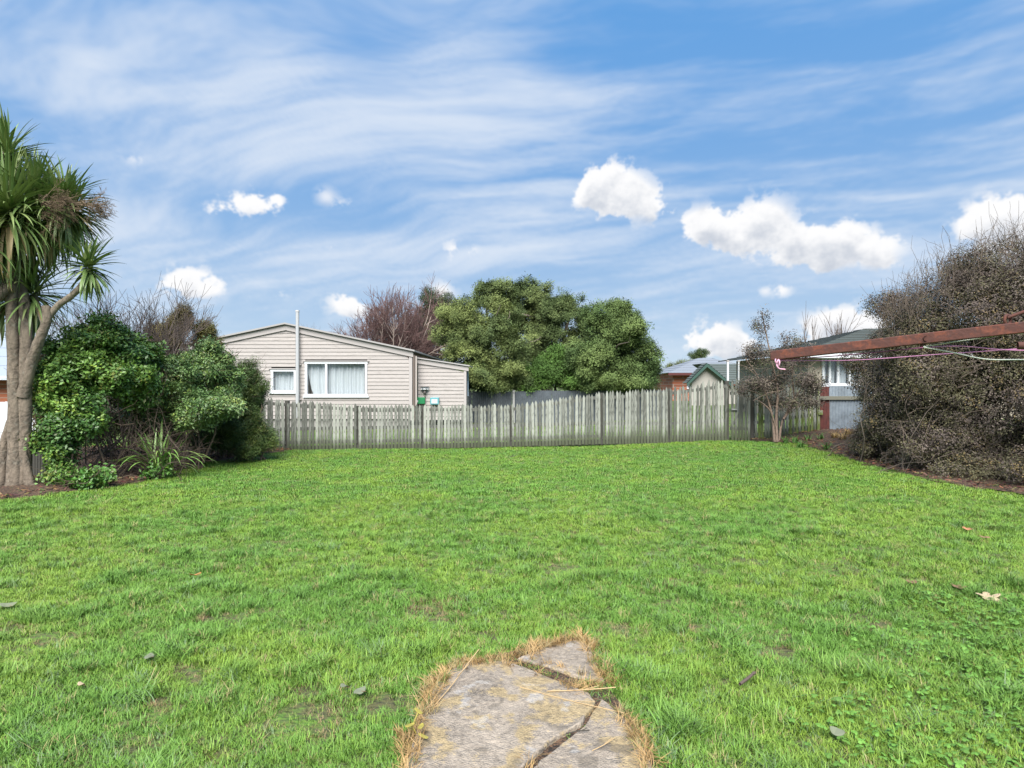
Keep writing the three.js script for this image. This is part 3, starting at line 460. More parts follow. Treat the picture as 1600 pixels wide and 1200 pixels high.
{
  const g = thing('corrugated_fence', V(1.2, 0, -25.6), 'dark blue-grey corrugated iron fence beneath the green trees', 'fence'), m = [0, 1].map((k) => mat({ map: galvTex([0.066, 0.078, 0.092].map((q) => q * (1 + k * .25)), k * 3 + 1.5), roughness: 0.6, metalness: 0.25, side: THREE.DoubleSide }));
  for (let i = 0; i < 12; i++) { const x0 = -3.2 + i * 0.8; part(g, 'sheet', corrugated(x0, x0 + 0.79, -0.05, 1.25 + (x0 > 0 ? 0.03 : 0) + 0.004 * (i % 3), -25.6 - 0.002 * (i % 2)), m[x0 > -0.1 ? 1 : 0]); }
  part(g, 'post', box(0.03, 0.11, -0.1, 1.3, -25.58, -25.5), mat({ color: rgb(.3, .3, .3) })); part(g, 'rail', box(-3.2, 6.4, 0.9, 0.98, -25.7, -25.63), railWood);
  part(g, 'post', box(-2.6, -2.5, -0.1, 1.2, -25.8, -25.7), railWood); part(g, 'post', box(5, 5.1, -0.1, 1.2, -25.8, -25.7), railWood);
  // iron patchwork beside the picket fence
  const d = 16.3, z = -d, X = (px) => (px - 800) / 1000 * d, Y = (py) => 1.55 - (py - 600) / 1000 * d, w = thing('corrugated_fence', V(X(1300), Y(671), z), 'patched corrugated iron fence, rust red and galvanised, beside the large hedge', 'fence');
  const gv = mat({ map: galvTex([0.21, 0.25, 0.29], 7.5), roughness: 0.55, metalness: 0.35, side: THREE.DoubleSide }), rd = mat({ map: tex(256, 256, (u, v) => { const a = tfbm(u, v, 6, 2, 5); return [0.085 * (1 + a), 0.022 * (1 + a * .8), 0.018 * (1 + a * .6)]; }), roughness: 0.7, side: THREE.DoubleSide });
  part(w, 'sheet', corrugated(X(1281), X(1296), Y(619), Y(604), z - 0.02), rd); part(w, 'sheet', corrugated(X(1296), X(1366), Y(619), Y(603), z - 0.022), gv);
  part(w, 'sheet', corrugated(X(1279), X(1296), Y(672), Y(624), z), rd); part(w, 'sheet', corrugated(X(1296), X(1366), Y(674), Y(624), z + 0.004), gv);
  part(w, 'rail', box(X(1279), X(1366), Y(624.5), Y(619), z - 0.05, z + 0.06), mat({ color: rgb(.15, .15, .12) })); part(w, 'rail', box(X(1277), X(1284), Y(648), Y(641), z - 0.1, z + 0.06), mossMats[0]);
  part(w, 'post', box(X(1276), X(1280.5), Y(690), Y(608), z - 0.08, z + 0.03), mossMats[1]); part(w, 'post', box(X(1345), X(1350), Y(690), Y(604), z - 0.12, z - 0.04), railWood);
}

// ------------------------------------------------------------------ far houses
const brickTex = tex(512, 512, (u, v) => { const r = Math.floor(v * 24), o = (r % 2) * 0.5, bx = (u * 10 + o) % 1, by = (v * 24) % 1, j = bx < 0.05 || by < 0.13, q = N(Math.floor(u * 10 + o) * 3.3, r * 2.7, 1.5); return j ? [0.3, 0.24, 0.2] : [0.33 * (1 + q * .5), 0.11 * (1 + q * .5), 0.058 * (1 + q * .4)]; });
brickTex.repeat.set(0.42, 0.45);
const brickMat = mat({ map: brickTex, roughness: 0.9 });
// a roof plane as ribs or tile courses: quad a,b (eave) c,d (ridge)
function roofPlane(g, name, a, b, c, d, rows, m, lift = 0.05) {
  const n = b.clone().sub(a).cross(d.clone().sub(a)).normalize(); if (n.y < 0) n.negate(); const L = [];
  for (let i = 0; i < rows; i++) { const t0 = i / rows, t1 = (i + 1) / rows + 0.01, p = [a.clone().lerp(d, t0), b.clone().lerp(c, t0), b.clone().lerp(c, t1), a.clone().lerp(d, t1)], q = p.map((k, j) => k.clone().addScaledVector(n, j < 2 ? lift : lift * 0.25)), pos = []; for (const f of [[q[0], q[1], q[2], q[3]], [p[0], p[1], q[1], q[0]], [p[3], p[2], p[1], p[0]]]) for (const k of [f[0], f[1], f[2], f[0], f[2], f[3]]) pos.push(k.x, k.y, k.z); const e = new THREE.BufferGeometry(); e.setAttribute('position', new THREE.Float32BufferAttribute(pos, 3)); e.setAttribute('uv', new THREE.Float32BufferAttribute(new Float32Array(pos.length / 3 * 2), 2)); e.computeVertexNormals(); L.push(e); }
  m.side = THREE.DoubleSide; return part(g, name, merge(L), m);
}
{ // brick house with grey hip roof
  const d = 46, A = (px, py, dd = d) => at(px, py, dd), g = thing('brick_house', V(A(1105, 0).x, 0, -d), 'orange brick house with grey hipped roof beyond the picket fence', 'house');
  const x0 = A(1051, 0).x, x1 = A(1180, 0).x, ye = A(0, 583).y; part(g, 'wall', box(x0, x1, 0, ye, -d - 7, -d), brickMat);
  const e0 = V(x0 - .4, ye, -d + .5), e1 = V(x1 + .4, ye, -d + .5), e2 = V(x1 + .4, ye, -d - 7.5), e3 = V(x0 - .4, ye, -d - 7.5), yr = A(0, 560, d + 3.5).y, r0 = V(A(1090, 0, d + 3.5).x, yr, -d - 3.5), r1 = V(x1 - 2, yr, -d - 3.5), m = mat({ color: rgb(.19, .21, .24), roughness: .6 });
  roofPlane(g, 'roof', e0, e1, r1, r0, 6, m, .03); roofPlane(g, 'roof', e3, e0, r0, r0, 6, m, .03); roofPlane(g, 'roof', e1, e2, r1, r1, 6, m, .03);
  part(g, 'gutter', box(x0 - .45, x1 + .45, ye - .16, ye, -d + .5, -d + .6), mat({ color: rgb(.08, .02, .02) }));
  const w = part(g, 'window', box(A(1073, 0).x, A(1079, 0).x, 1.2, ye - .3, -d, -d + .05), whitePaint); part(w, 'pane', box(A(1074, 0).x, A(1078, 0).x, 1.3, ye - .4, -d + .051, -d + .055), mat({ color: rgb(.1, .12, .15), roughness: .1 }), g);
}
{ // white gable with green roof
  const d = 36, A = (px, py, dd = d) => at(px, py, dd), g = thing('gabled_house', V(A(1102, 0).x, 0, -d), 'cream gabled house with green barge boards and green tiled roof', 'house');
  const ap = A(1102, 568), el = A(1071, 599), er = A(1139, 599), m = mat({ color: rgb(.075, .092, .085), roughness: .85 }), cream = mat({ color: rgb(.34, .325, .30) });
  part(g, 'wall', prism([[el.x + .35, 0], [er.x - .1, 0], [er.x - .1, er.y + .1], [ap.x, ap.y - .15], [el.x + .35, el.y + .1]], -d - .5, -d), cream);
  for (const e of [el, er]) part(g, 'barge_board', prism([[ap.x, ap.y], [e.x, e.y], [e.x, e.y - .16], [ap.x, ap.y - .2]].sort((a, b) => 0), -d + .3, -d + .36), mat({ color: rgb(.03, .075, .06), roughness: .6 }));
  roofPlane(g, 'roof', V(er.x, er.y, -d + .3), V(er.x, er.y, -d - 1.5), V(ap.x, ap.y, -d - 2.6), V(ap.x, ap.y, -d + .3), 9, m, .05); roofPlane(g, 'roof', V(el.x, el.y, -d + .3), V(el.x, el.y, -d - .5), V(ap.x, ap.y, -d - .5), V(ap.x, ap.y, -d + .3), 9, m, .05);
  // main roof running on to the right
  const yb = A(0, 601, 38).y, yt = A(0, 569, 41).y; roofPlane(g, 'roof', V(A(1108, 0, 38).x, yb, -38), V(A(1215, 0, 38).x, yb, -38), V(A(1215, 0, 41).x, yt, -41), V(A(1104, 0, 41).x, yt, -41), 9, m, .05);
  part(g, 'wall', box(A(1120, 0, 38).x, A(1213, 0, 38).x, 0, yb - .05, -44, -38.4), cream);
  for (const px of [1137, 1154]) { const x = A(px, 0, 27).x; const p = thing('white_post', V(x, 0, -27), px < 1140 ? 'pale upright post in front of the green tiled roof, nearer the gable' : 'thinner pale upright post in front of the green tiled roof', 'post'); part(p, 'shaft', box(x - (px < 1140 ? .04 : .025), x + (px < 1140 ? .04 : .025), 0, at(0, 565, 27).y, -27.04, -26.96), mat({ color: rgb(.5, .52, .54) })); part(p, 'cap', box(x - .05, x + .05, at(0, 565, 27).y, at(0, 563, 27).y, -27.05, -26.95), trimPaint); }
}
{ // pale low roofs far off
  const d = 58, A = (px, py) => at(px, py, d), g = thing('far_shed', V(A(1020, 0).x, 0, -d), 'pale long low building with whitish roof beyond the round green tree', 'building');
  const m = mat({ color: rgb(.50, .52, .55), roughness: .5 }); part(g, 'wall', box(A(985, 0).x, A(1043, 0).x, 0, A(0, 598).y, -d - 6, -d), mat({ color: rgb(.4, .4, .4) }));
  roofPlane(g, 'roof', V(A(980, 0).x, A(0, 598).y, -d + .3), V(A(1044, 0).x, A(0, 598).y, -d + .3), V(A(1040, 0).x, A(0, 586).y, -d - 4), V(A(985, 0).x, A(0, 586).y, -d - 4), 3, m, .04);
}
{ // house on the right behind the hedge
  const d = 22, A = (px, py, dd = d) => at(px, py, dd), g = thing('cream_house', V(A(1300, 0).x, 0, -d), 'cream house with white window frames and dark green roof behind the rusty beam', 'house'), cream = mat({ color: rgb(.36, .32, .26) });
  const ye = A(0, 553).y, x0 = A(1262, 0).x, x1 = A(1760, 0).x, wx = A(1284, 0).x, wx1 = A(1345, 0).x, wy = A(0, 604).y;
  part(g, 'wall', box(x0, wx, 0, ye, -d - 7, -d), cream); part(g, 'wall', box(wx, wx1, 0, wy, -d - .2, -d), cream); part(g, 'wall', box(wx1, x1, 0, ye, -d - 7, -d), cream); part(g, 'wall', box(wx, wx1, ye - .1, ye, -d - .2, -d + .001), cream);
  windowIn(g, wx, wx1, wy + .04, ye - .11, -d, [A(1296, 0).x, A(1309, 0).x, A(1327, 0).x], [0, 0.6, 0, 0]);
  const m = mat({ color: rgb(.055, .066, .06), roughness: .85 }), e0 = V(x0 - .5, ye, -d + .5), e1 = V(x1 + .5, ye, -d + .5), yr = A(0, 514, d + 4).y;
  roofPlane(g, 'roof', e0, e1, V(x1 - 3, yr, -d - 4), V(A(1352, 0, d + 4).x, yr, -d - 4), 14, m, .04); roofPlane(g, 'roof', V(x0 - .5, ye, -d - 8), e0, V(A(1352, 0, d + 4).x, yr, -d - 4), V(A(1352, 0, d + 4).x, yr, -d - 4), 14, m, .04);
  part(g, 'fascia', box(x0 - .5, x1 + .5, ye - .16, ye - .005, -d + .5, -d + .55), whitePaint);
}
{ // house on the left behind the trunks
  const d = 24, A = (px, py, dd = d) => at(px, py, dd), g = thing('brick_house', V(A(-40, 0).x, 0, -d), 'red brick house with blue-grey roof behind the cabbage tree', 'house');
  const ye = A(0, 588).y, x1 = A(92, 0).x, x0 = A(-260, 0).x; part(g, 'wall', box(x0, x1, 0, ye, -d - 7, -d), brickMat);
  const m = mat({ color: rgb(.27, .31, .36), roughness: .55 }), e0 = V(x0, ye, -d + .5), e1 = V(x1 + .5, ye, -d + .5), yr = A(0, 520, d + 4).y, r1 = V(A(60, 0, d + 4).x, yr, -d - 4);
  roofPlane(g, 'roof', e0, e1, r1, V(x0, yr, -d - 4), 5, m, .03); roofPlane(g, 'roof', e1, V(x1 + .5, ye, -d - 8), r1, r1, 5, m, .03);
  part(g, 'gutter', box(x0, x1 + .5, ye - .14, ye + .02, -d + .5, -d + .62), mat({ color: rgb(.45, .5, .55) }));
  const w = thing('white_fence', V(A(0, 0, 17).x, 0, -17), 'low white painted board fence behind the cabbage tree', 'fence'); for (let i = 0; i < 14; i++) { const x = A(-130, 0, 17).x + i * .26; part(w, 'board', box(x, x + .25, -0.05, A(0, 628, 17).y + .01 * (i % 2), -17.02, -17), whitePaint); } part(w, 'rail', box(A(-130, 0, 17).x, A(-130, 0, 17).x + 3.6, .5, .6, -17.08, -17.025), whitePaint);
}
// ------------------------------------------------------------------ plants: helpers
const barkMat = (c, k = 1) => mat({ roughness: 0.95, map: tex(128, 256, (u, v) => { const a = tfbm(u, v, 8, k, 4), b = tfbm(u, v, 22, k + 5, 3); return c.map((q) => q * (1 + a * 0.6 + b * 0.5)); }), bumpMap: tex(128, 128, (u, v) => [0.5 + tfbm(u, v, 14, k + 2, 4)], { srgb: false }), bumpScale: 0.012 });
const twigMat = (r, g, b) => mat({ color: rgb(r, g, b), roughness: 0.95 });
// a sprig of n leaves: folded diamonds round a short stem
function sprig(n, len, wid, size, droop = 0.3) {
  const pos = [], nor = [], idx = [];
  for (let k = 0; k < n; k++) {
    const a = rnd() * 6.283, t = (k + 0.5) / n, o = V(gauss() * size * 0.28, (t - 0.5) * size, gauss() * size * 0.28), d = V(Math.cos(a), rr(-droop, 0.8), Math.sin(a)).normalize(), s = V(-Math.sin(a), rr(-.3, .3), Math.cos(a)).normalize(), n0 = s.clone().cross(d).normalize(); if (n0.y < 0) n0.negate();
    const L = len * rr(.7, 1.2), w = wid * rr(.8, 1.15) / 2, b = pos.length / 3, m = o.clone().addScaledVector(d, L * .45).addScaledVector(n0, -L * .06);
    for (const [p, q] of [[o, 0], [m.clone().addScaledVector(s, w).addScaledVector(n0, L * .08), 1], [o.clone().addScaledVector(d, L).addScaledVector(n0, -L * .08), 0], [m.clone().addScaledVector(s, -w).addScaledVector(n0, L * .08), -1]]) { pos.push(p.x, p.y, p.z); const nn = n0.clone().addScaledVector(s, -q * .25); nor.push(nn.x, nn.y, nn.z); }
    idx.push(b, b + 1, b + 2, b, b + 2, b + 3);
  }
  const g = new THREE.BufferGeometry(); g.setAttribute('position', new THREE.Float32BufferAttribute(pos, 3)); g.setAttribute('normal', new THREE.Float32BufferAttribute(nor, 3)); g.setIndex(idx); return g;
}
// points through a set of ellipsoid lobes [centre, rx, ry, rz], denser to the outside, with gaps
function crownPoints(lobes, count, { gap = 0.05, freq = 1.6, inner = 0.5, rough = 0.22, z0 = 1.1 } = {}) {
  const vol = lobes.map((l) => Math.pow(l[1] * l[2] * l[3], 0.72)), tot = vol.reduce((a, b) => a + b), out = []; let guard = 0;
  while (out.length < count && guard++ < count * 12) {
    let q = rnd() * tot, i = 0; while (i < lobes.length - 1 && q > vol[i]) q -= vol[i++];
    const [c, rx, ry, rz] = lobes[i], u = rr(-1, 1), a = rnd() * 6.283, s = Math.sqrt(1 - u * u), d = V(s * Math.cos(a), u, s * Math.sin(a)), k = mix(inner, 1, Math.pow(rnd(), 0.55)) * (1 + rough * fbm(d.x * 2.3 + i * 3.1, d.y * 2.3, d.z * 2.3 + z0, 3) * 2);
    const p = V(c.x + d.x * rx * k, c.y + d.y * ry * k, c.z + d.z * rz * k); if (p.y < 0.05) continue;
    if (fbm(p.x * freq, p.y * freq, p.z * freq + z0, 3) < -0.3 + gap + (rnd() - 0.5) * 0.1) continue;
    out.push([p, d, i]);
  }
  return out;
}
const up3 = V(0, 1, 0);
// break each lobe into a core and smaller clumps on its surface
const splinter = (lobes, n, f = 0.42, core = 0.72) => lobes.flatMap(([c, rx, ry, rz]) => { const o = [[c, rx * core, ry * core, rz * core]]; for (let i = 0; i < n; i++) { const u = rr(-.7, 1), a = rnd() * 6.283, q = Math.sqrt(1 - u * u), k = rr(.62, .98), r = f * rr(.6, 1.25); o.push([V(c.x + q * Math.cos(a) * rx * k, c.y + u * ry * k, c.z + q * Math.sin(a) * rz * k), rx * r, ry * r * rr(.6, .9), rz * r]); } return o; });
function foliage(parent, name, pts, geos, material, palette, { s0 = 0.6, s1 = 1.3, upward = 0.5, tilt = 0.7, tone = 0.25 } = {}) {
  const M = geos.map(() => []), C = geos.map(() => []);
  for (const [p, d] of pts) {
    const k = Math.floor(rnd() * geos.length), dir = d.clone().multiplyScalar(1 - upward).add(V(gauss() * tilt * .5, upward, gauss() * tilt * .5)).normalize(), q = new THREE.Quaternion().setFromUnitVectors(up3, dir).multiply(new THREE.Quaternion().setFromAxisAngle(up3, rnd() * 6.283)), s = rr(s0, s1);
    M[k].push(new THREE.Matrix4().compose(p, q, V(s, s, s)));
    const c = palette(p, d), v = 1 + (rnd() - .5) * 2 * tone; C[k].push(rgb(c[0] * v, c[1] * v, c[2] * v));
  }
  geos.forEach((g, k) => { if (!M[k].length) return; const m = instanced(name, g, material, M[k], C[k], parent); m.position.copy(parent.position).negate(); });
}
// a limb that wanders from a to b
function limb(a, b, r0, r1, wob = 0.1, n = 6, sides = 7, sag = 0) {
  const L = a.distanceTo(b), pts = [], rad = [];
  const ox = rr(0, 90), oz = rr(0, 90);
  for (let i = 0; i <= n; i++) { const t = i / n, e = Math.sin(t * Math.PI) * L * wob; pts.push(a.clone().lerp(b, t).add(V(N(ox + t * 2.2, 1.1) * e * 2, N(ox, t * 2.2) * e - sag * L * Math.sin(t * Math.PI), N(oz + t * 2.2, 5.1) * e * 2))); rad.push(mix(r0, r1, t)); }
  return tube(pts, rad, sides);
}
// recursive bare branching; returns geometries
function bare(out, p, dir, len, r, depth, o) {
  const n = depth > 1 ? 4 : 3, pts = [p.clone()], rad = [r]; let d = dir.clone(), q = p.clone();
  for (let i = 0; i < n; i++) { d.add(V(gauss() * o.wob, gauss() * o.wob + o.up, gauss() * o.wob)).normalize(); q = q.clone().addScaledVector(d, len / n); pts.push(q); rad.push(mix(r, r * o.taper, (i + 1) / n)); }
  out.push(tube(pts, rad, r > 0.02 ? 6 : r > .008 ? 4 : 3));
  if (depth <= 0) return;
  const kids = o.kids[0] + Math.floor(rnd() * (o.kids[1] - o.kids[0] + 1));
  for (let k = 0; k < kids; k++) {
    const t = k === 0 ? 1 : rr(0.35, 0.98), i = Math.min(n - 1, Math.floor(t * n)), s = pts[i].clone().lerp(pts[i + 1], t * n - i), ax = V(gauss(), gauss() * .4, gauss()).normalize(), ang = k === 0 ? o.spread * .35 : o.spread * rr(.7, 1.25);
    bare(out, s, d.clone().applyAxisAngle(ax.cross(d).normalize(), ang).normalize(), len * o.shrink * rr(.75, 1.1), Math.max(o.min, mix(r, r * o.taper, t) * (k === 0 ? .95 : .7)), depth - 1, o);
  }
}
const lobe = (px, py, d, rx, ry, rz = rx) => [at(px, py, d), rx * d / 1000, ry * d / 1000, rz * d / 1000];   // radii in photograph pixels at that depth
const ground = (px, d) => { const x = (px - 800) / 1000 * d; return V(x, height(x, -d), -d); };
function treeTrunk(g, base, tops, r, m, name = 'trunk') { const L = []; for (const t of tops) { const L0 = base.distanceTo(t); L.push(limb(base.clone().add(V(gauss() * r * .5, -0.05, gauss() * r * .5)), t, r * rr(.7, 1), r * .25, 0.12, 7, 7)); for (let i = 0; i < 5; i++) { const s = base.clone().lerp(t, rr(.4, .85)); L.push(limb(s, s.clone().add(V(gauss() * L0 * .2, L0 * rr(.1, .28), gauss() * L0 * .2)), r * .3, r * .06, .15, 5, 5)); } } part(g, name, merge(L), m); }

// ------------------------------------------------------------------ trees beyond the fence
{
  reseed(901);
  const bark = barkMat([.13, .105, .08], 3.3), paleBark = barkMat([.2, .17, .14], 6.3), lm = leafMat(0xffffff, { transmission: 0, roughness: .8 });
  const sp = [0, 1, 2].map(() => sprig(24, 0.08, 0.034, 0.29));
  const olive = (lo, hi) => (p, d) => { const y = sst(-0.3, .4, fbm(p.x * .8, p.y * .8, p.z * .8, 3)); return [mix(lo[0], hi[0], y), mix(lo[1], hi[1], y), mix(lo[2], hi[2], y)]; };
  const evergreen = (label, base, lobes, count, pal, tops, opt = {}) => { const g = thing('evergreen_tree', base, label, 'tree', 'trees beyond the corrugated fence'); treeTrunk(g, base, tops, opt.r ?? .16, opt.bark ?? bark); foliage(g, 'crown', crownPoints(splinter(lobes, 9), Math.round(count * 1.15), { rough: .3, ...opt }), sp, lm, pal, { s0: .7, s1: 1.25, upward: .45, tone: .16 }); };
  evergreen('olive green spreading tree with pale outer leaves behind the lean-to', ground(762, 27), [lobe(740, 520, 27, 58, 48), lobe(712, 500, 27.5, 32, 28), lobe(775, 490, 27.5, 42, 34), lobe(725, 560, 26.5, 42, 45), lobe(790, 550, 26.5, 48, 55), lobe(765, 590, 26, 55, 26)], 6200, olive([.065, .10, .027], [.165, .205, .058]), [at(735, 510, 27), at(790, 500, 27), at(760, 480, 27.3)], { gap: .24, bark: paleBark, inner: .4, freq: 1.1 });
  evergreen('tall olive green tree with open crown and grey limbs', ground(850, 30), [lobe(790, 462, 30, 40, 22), lobe(745, 466, 30, 26, 20), lobe(842, 465, 30, 42, 26), lobe(885, 482, 30, 32, 24), lobe(912, 512, 30, 24, 30), lobe(840, 505, 30, 60, 40), lobe(800, 500, 30, 40, 30), lobe(865, 550, 30, 55, 45)], 6400, olive([.058, .092, .025], [.14, .18, .052]), [at(795, 460, 30), at(845, 462, 30), at(895, 480, 30)], { gap: .27, bark: paleBark, r: .22, inner: .4, freq: 1.1 });
  evergreen('dense rounded dark green tree at the end of the group', ground(955, 26), [lobe(955, 520, 26, 56, 46), lobe(950, 560, 26, 64, 50), lobe(995, 570, 26, 33, 36), lobe(905, 570, 26, 36, 42), lobe(975, 500, 26, 26, 26), lobe(1005, 585, 26, 24, 25), lobe(960, 600, 26, 62, 18), lobe(1000, 602, 25.9, 28, 14), lobe(915, 600, 26, 40, 18)], 7600, olive([.055, .10, .024], [.125, .18, .048]), [at(955, 500, 26), at(985, 540, 26)], { gap: .07 });
  evergreen('low bright green bushy tree in front of the taller crowns', ground(872, 26.3), [lobe(872, 575, 26.3, 34, 34), lobe(845, 590, 26.2, 30, 24), lobe(890, 595, 26.2, 26, 20)], 2100, olive([.05, .11, .015], [.1, .2, .03]), [at(870, 560, 26.3)], { gap: 0, r: .09 });
  evergreen('dark green low tree against the lean-to', ground(735, 26.4), [lobe(735, 590, 26.4, 38, 26), lobe(775, 598, 26.4, 34, 18), lobe(815, 598, 26.3, 30, 18)], 2300, olive([.03, .06, .012], [.075, .11, .025]), [at(740, 570, 26.4)], { gap: 0, r: .09 });
  evergreen('dark green tree standing between the bare tree and olive tree', ground(668, 37), [lobe(680, 475, 37, 26, 26), lobe(670, 515, 37, 34, 40), lobe(700, 500, 37, 24, 36), lobe(650, 560, 37, 50, 36)], 3600, olive([.03, .05, .02], [.065, .085, .03]), [at(680, 470, 37)], { gap: .04 });
  evergreen('small yellow-orange leafed tree behind the brick house', ground(1062, 60), [lobe(1062, 582, 60, 20, 18), lobe(1048, 585, 60, 13, 18), lobe(1080, 575, 60, 14, 12)], 1600, (p) => (N(p.x * .6, p.y * .6, 3.3) > .1 ? [.24, .15, .03] : [.11, .13, .025]), [at(1060, 575, 60)], { gap: 0, r: .15 });
  evergreen('little dark tree showing above the grey hipped roof', ground(1093, 66), [lobe(1088, 557, 66, 9, 10), lobe(1099, 553, 66, 8, 9), lobe(1093, 575, 66, 14, 16)], 900, olive([.04, .07, .02], [.08, .12, .03]), [at(1093, 555, 66)], { gap: 0, r: .12 });
  // bare trees
  const bareTree = (name, label, base, top, R, col, o, depth) => { const g = thing(name, base, label, 'tree', 'bare winter trees'); const out = [], H = top; for (let k = 0; k < o.stems; k++) { const a = k / o.stems * 6.283 + rnd(); bare(out, base.clone().add(V(Math.cos(a) * .08, -.05, Math.sin(a) * .08)), V(Math.cos(a) * R, 1, Math.sin(a) * R).normalize(), H, o.r, depth, o); } const big = [], fine = []; out.forEach((t) => (t.attributes.position.count > 24 ? big : fine).push(t)); if (big.length) part(g, 'trunk', merge(big), col[0]); if (fine.length) part(g, 'twigs', merge(fine), col[1]); };
  const redTwig = twigMat(.135, .08, .074), paleWood = twigMat(.27, .22, .19), greyTwig = twigMat(.12, .09, .075);
  bareTree('bare_tree', 'leafless reddish brown tree with fine twigs behind the weatherboard house', ground(615, 34), 2.95, .36, [paleWood, redTwig], { stems: 6, r: .08, wob: .09, up: .06, taper: .62, kids: [6, 7], spread: .64, shrink: .65, min: .0085 }, 4);
  bareTree('bare_tree', 'smaller leafless tree beyond the roof, left of the reddish tree', ground(528, 40), 2.6, .4, [greyTwig, greyTwig], { stems: 4, r: .05, wob: .1, up: .05, taper: .6, kids: [3, 4], spread: .6, shrink: .64, min: .007 }, 4);
  bareTree('bare_tree', 'leafless fan-shaped tree behind the cream house', ground(1293, 38), 2.6, .26, [greyTwig, greyTwig], { stems: 5, r: .06, wob: .06, up: .07, taper: .6, kids: [3, 4], spread: .42, shrink: .66, min: .008 }, 3);
  bareTree('bare_shrub', 'tall leafless grey shrub rising behind the glossy green shrub', ground(195, 12.6), 1.5, .40, [twigMat(.15, .12, .105), twigMat(.10, .078, .068)], { stems: 13, r: .022, wob: .1, up: .07, taper: .7, kids: [3, 5], spread: .6, shrink: .7, min: .004 }, 4);
}
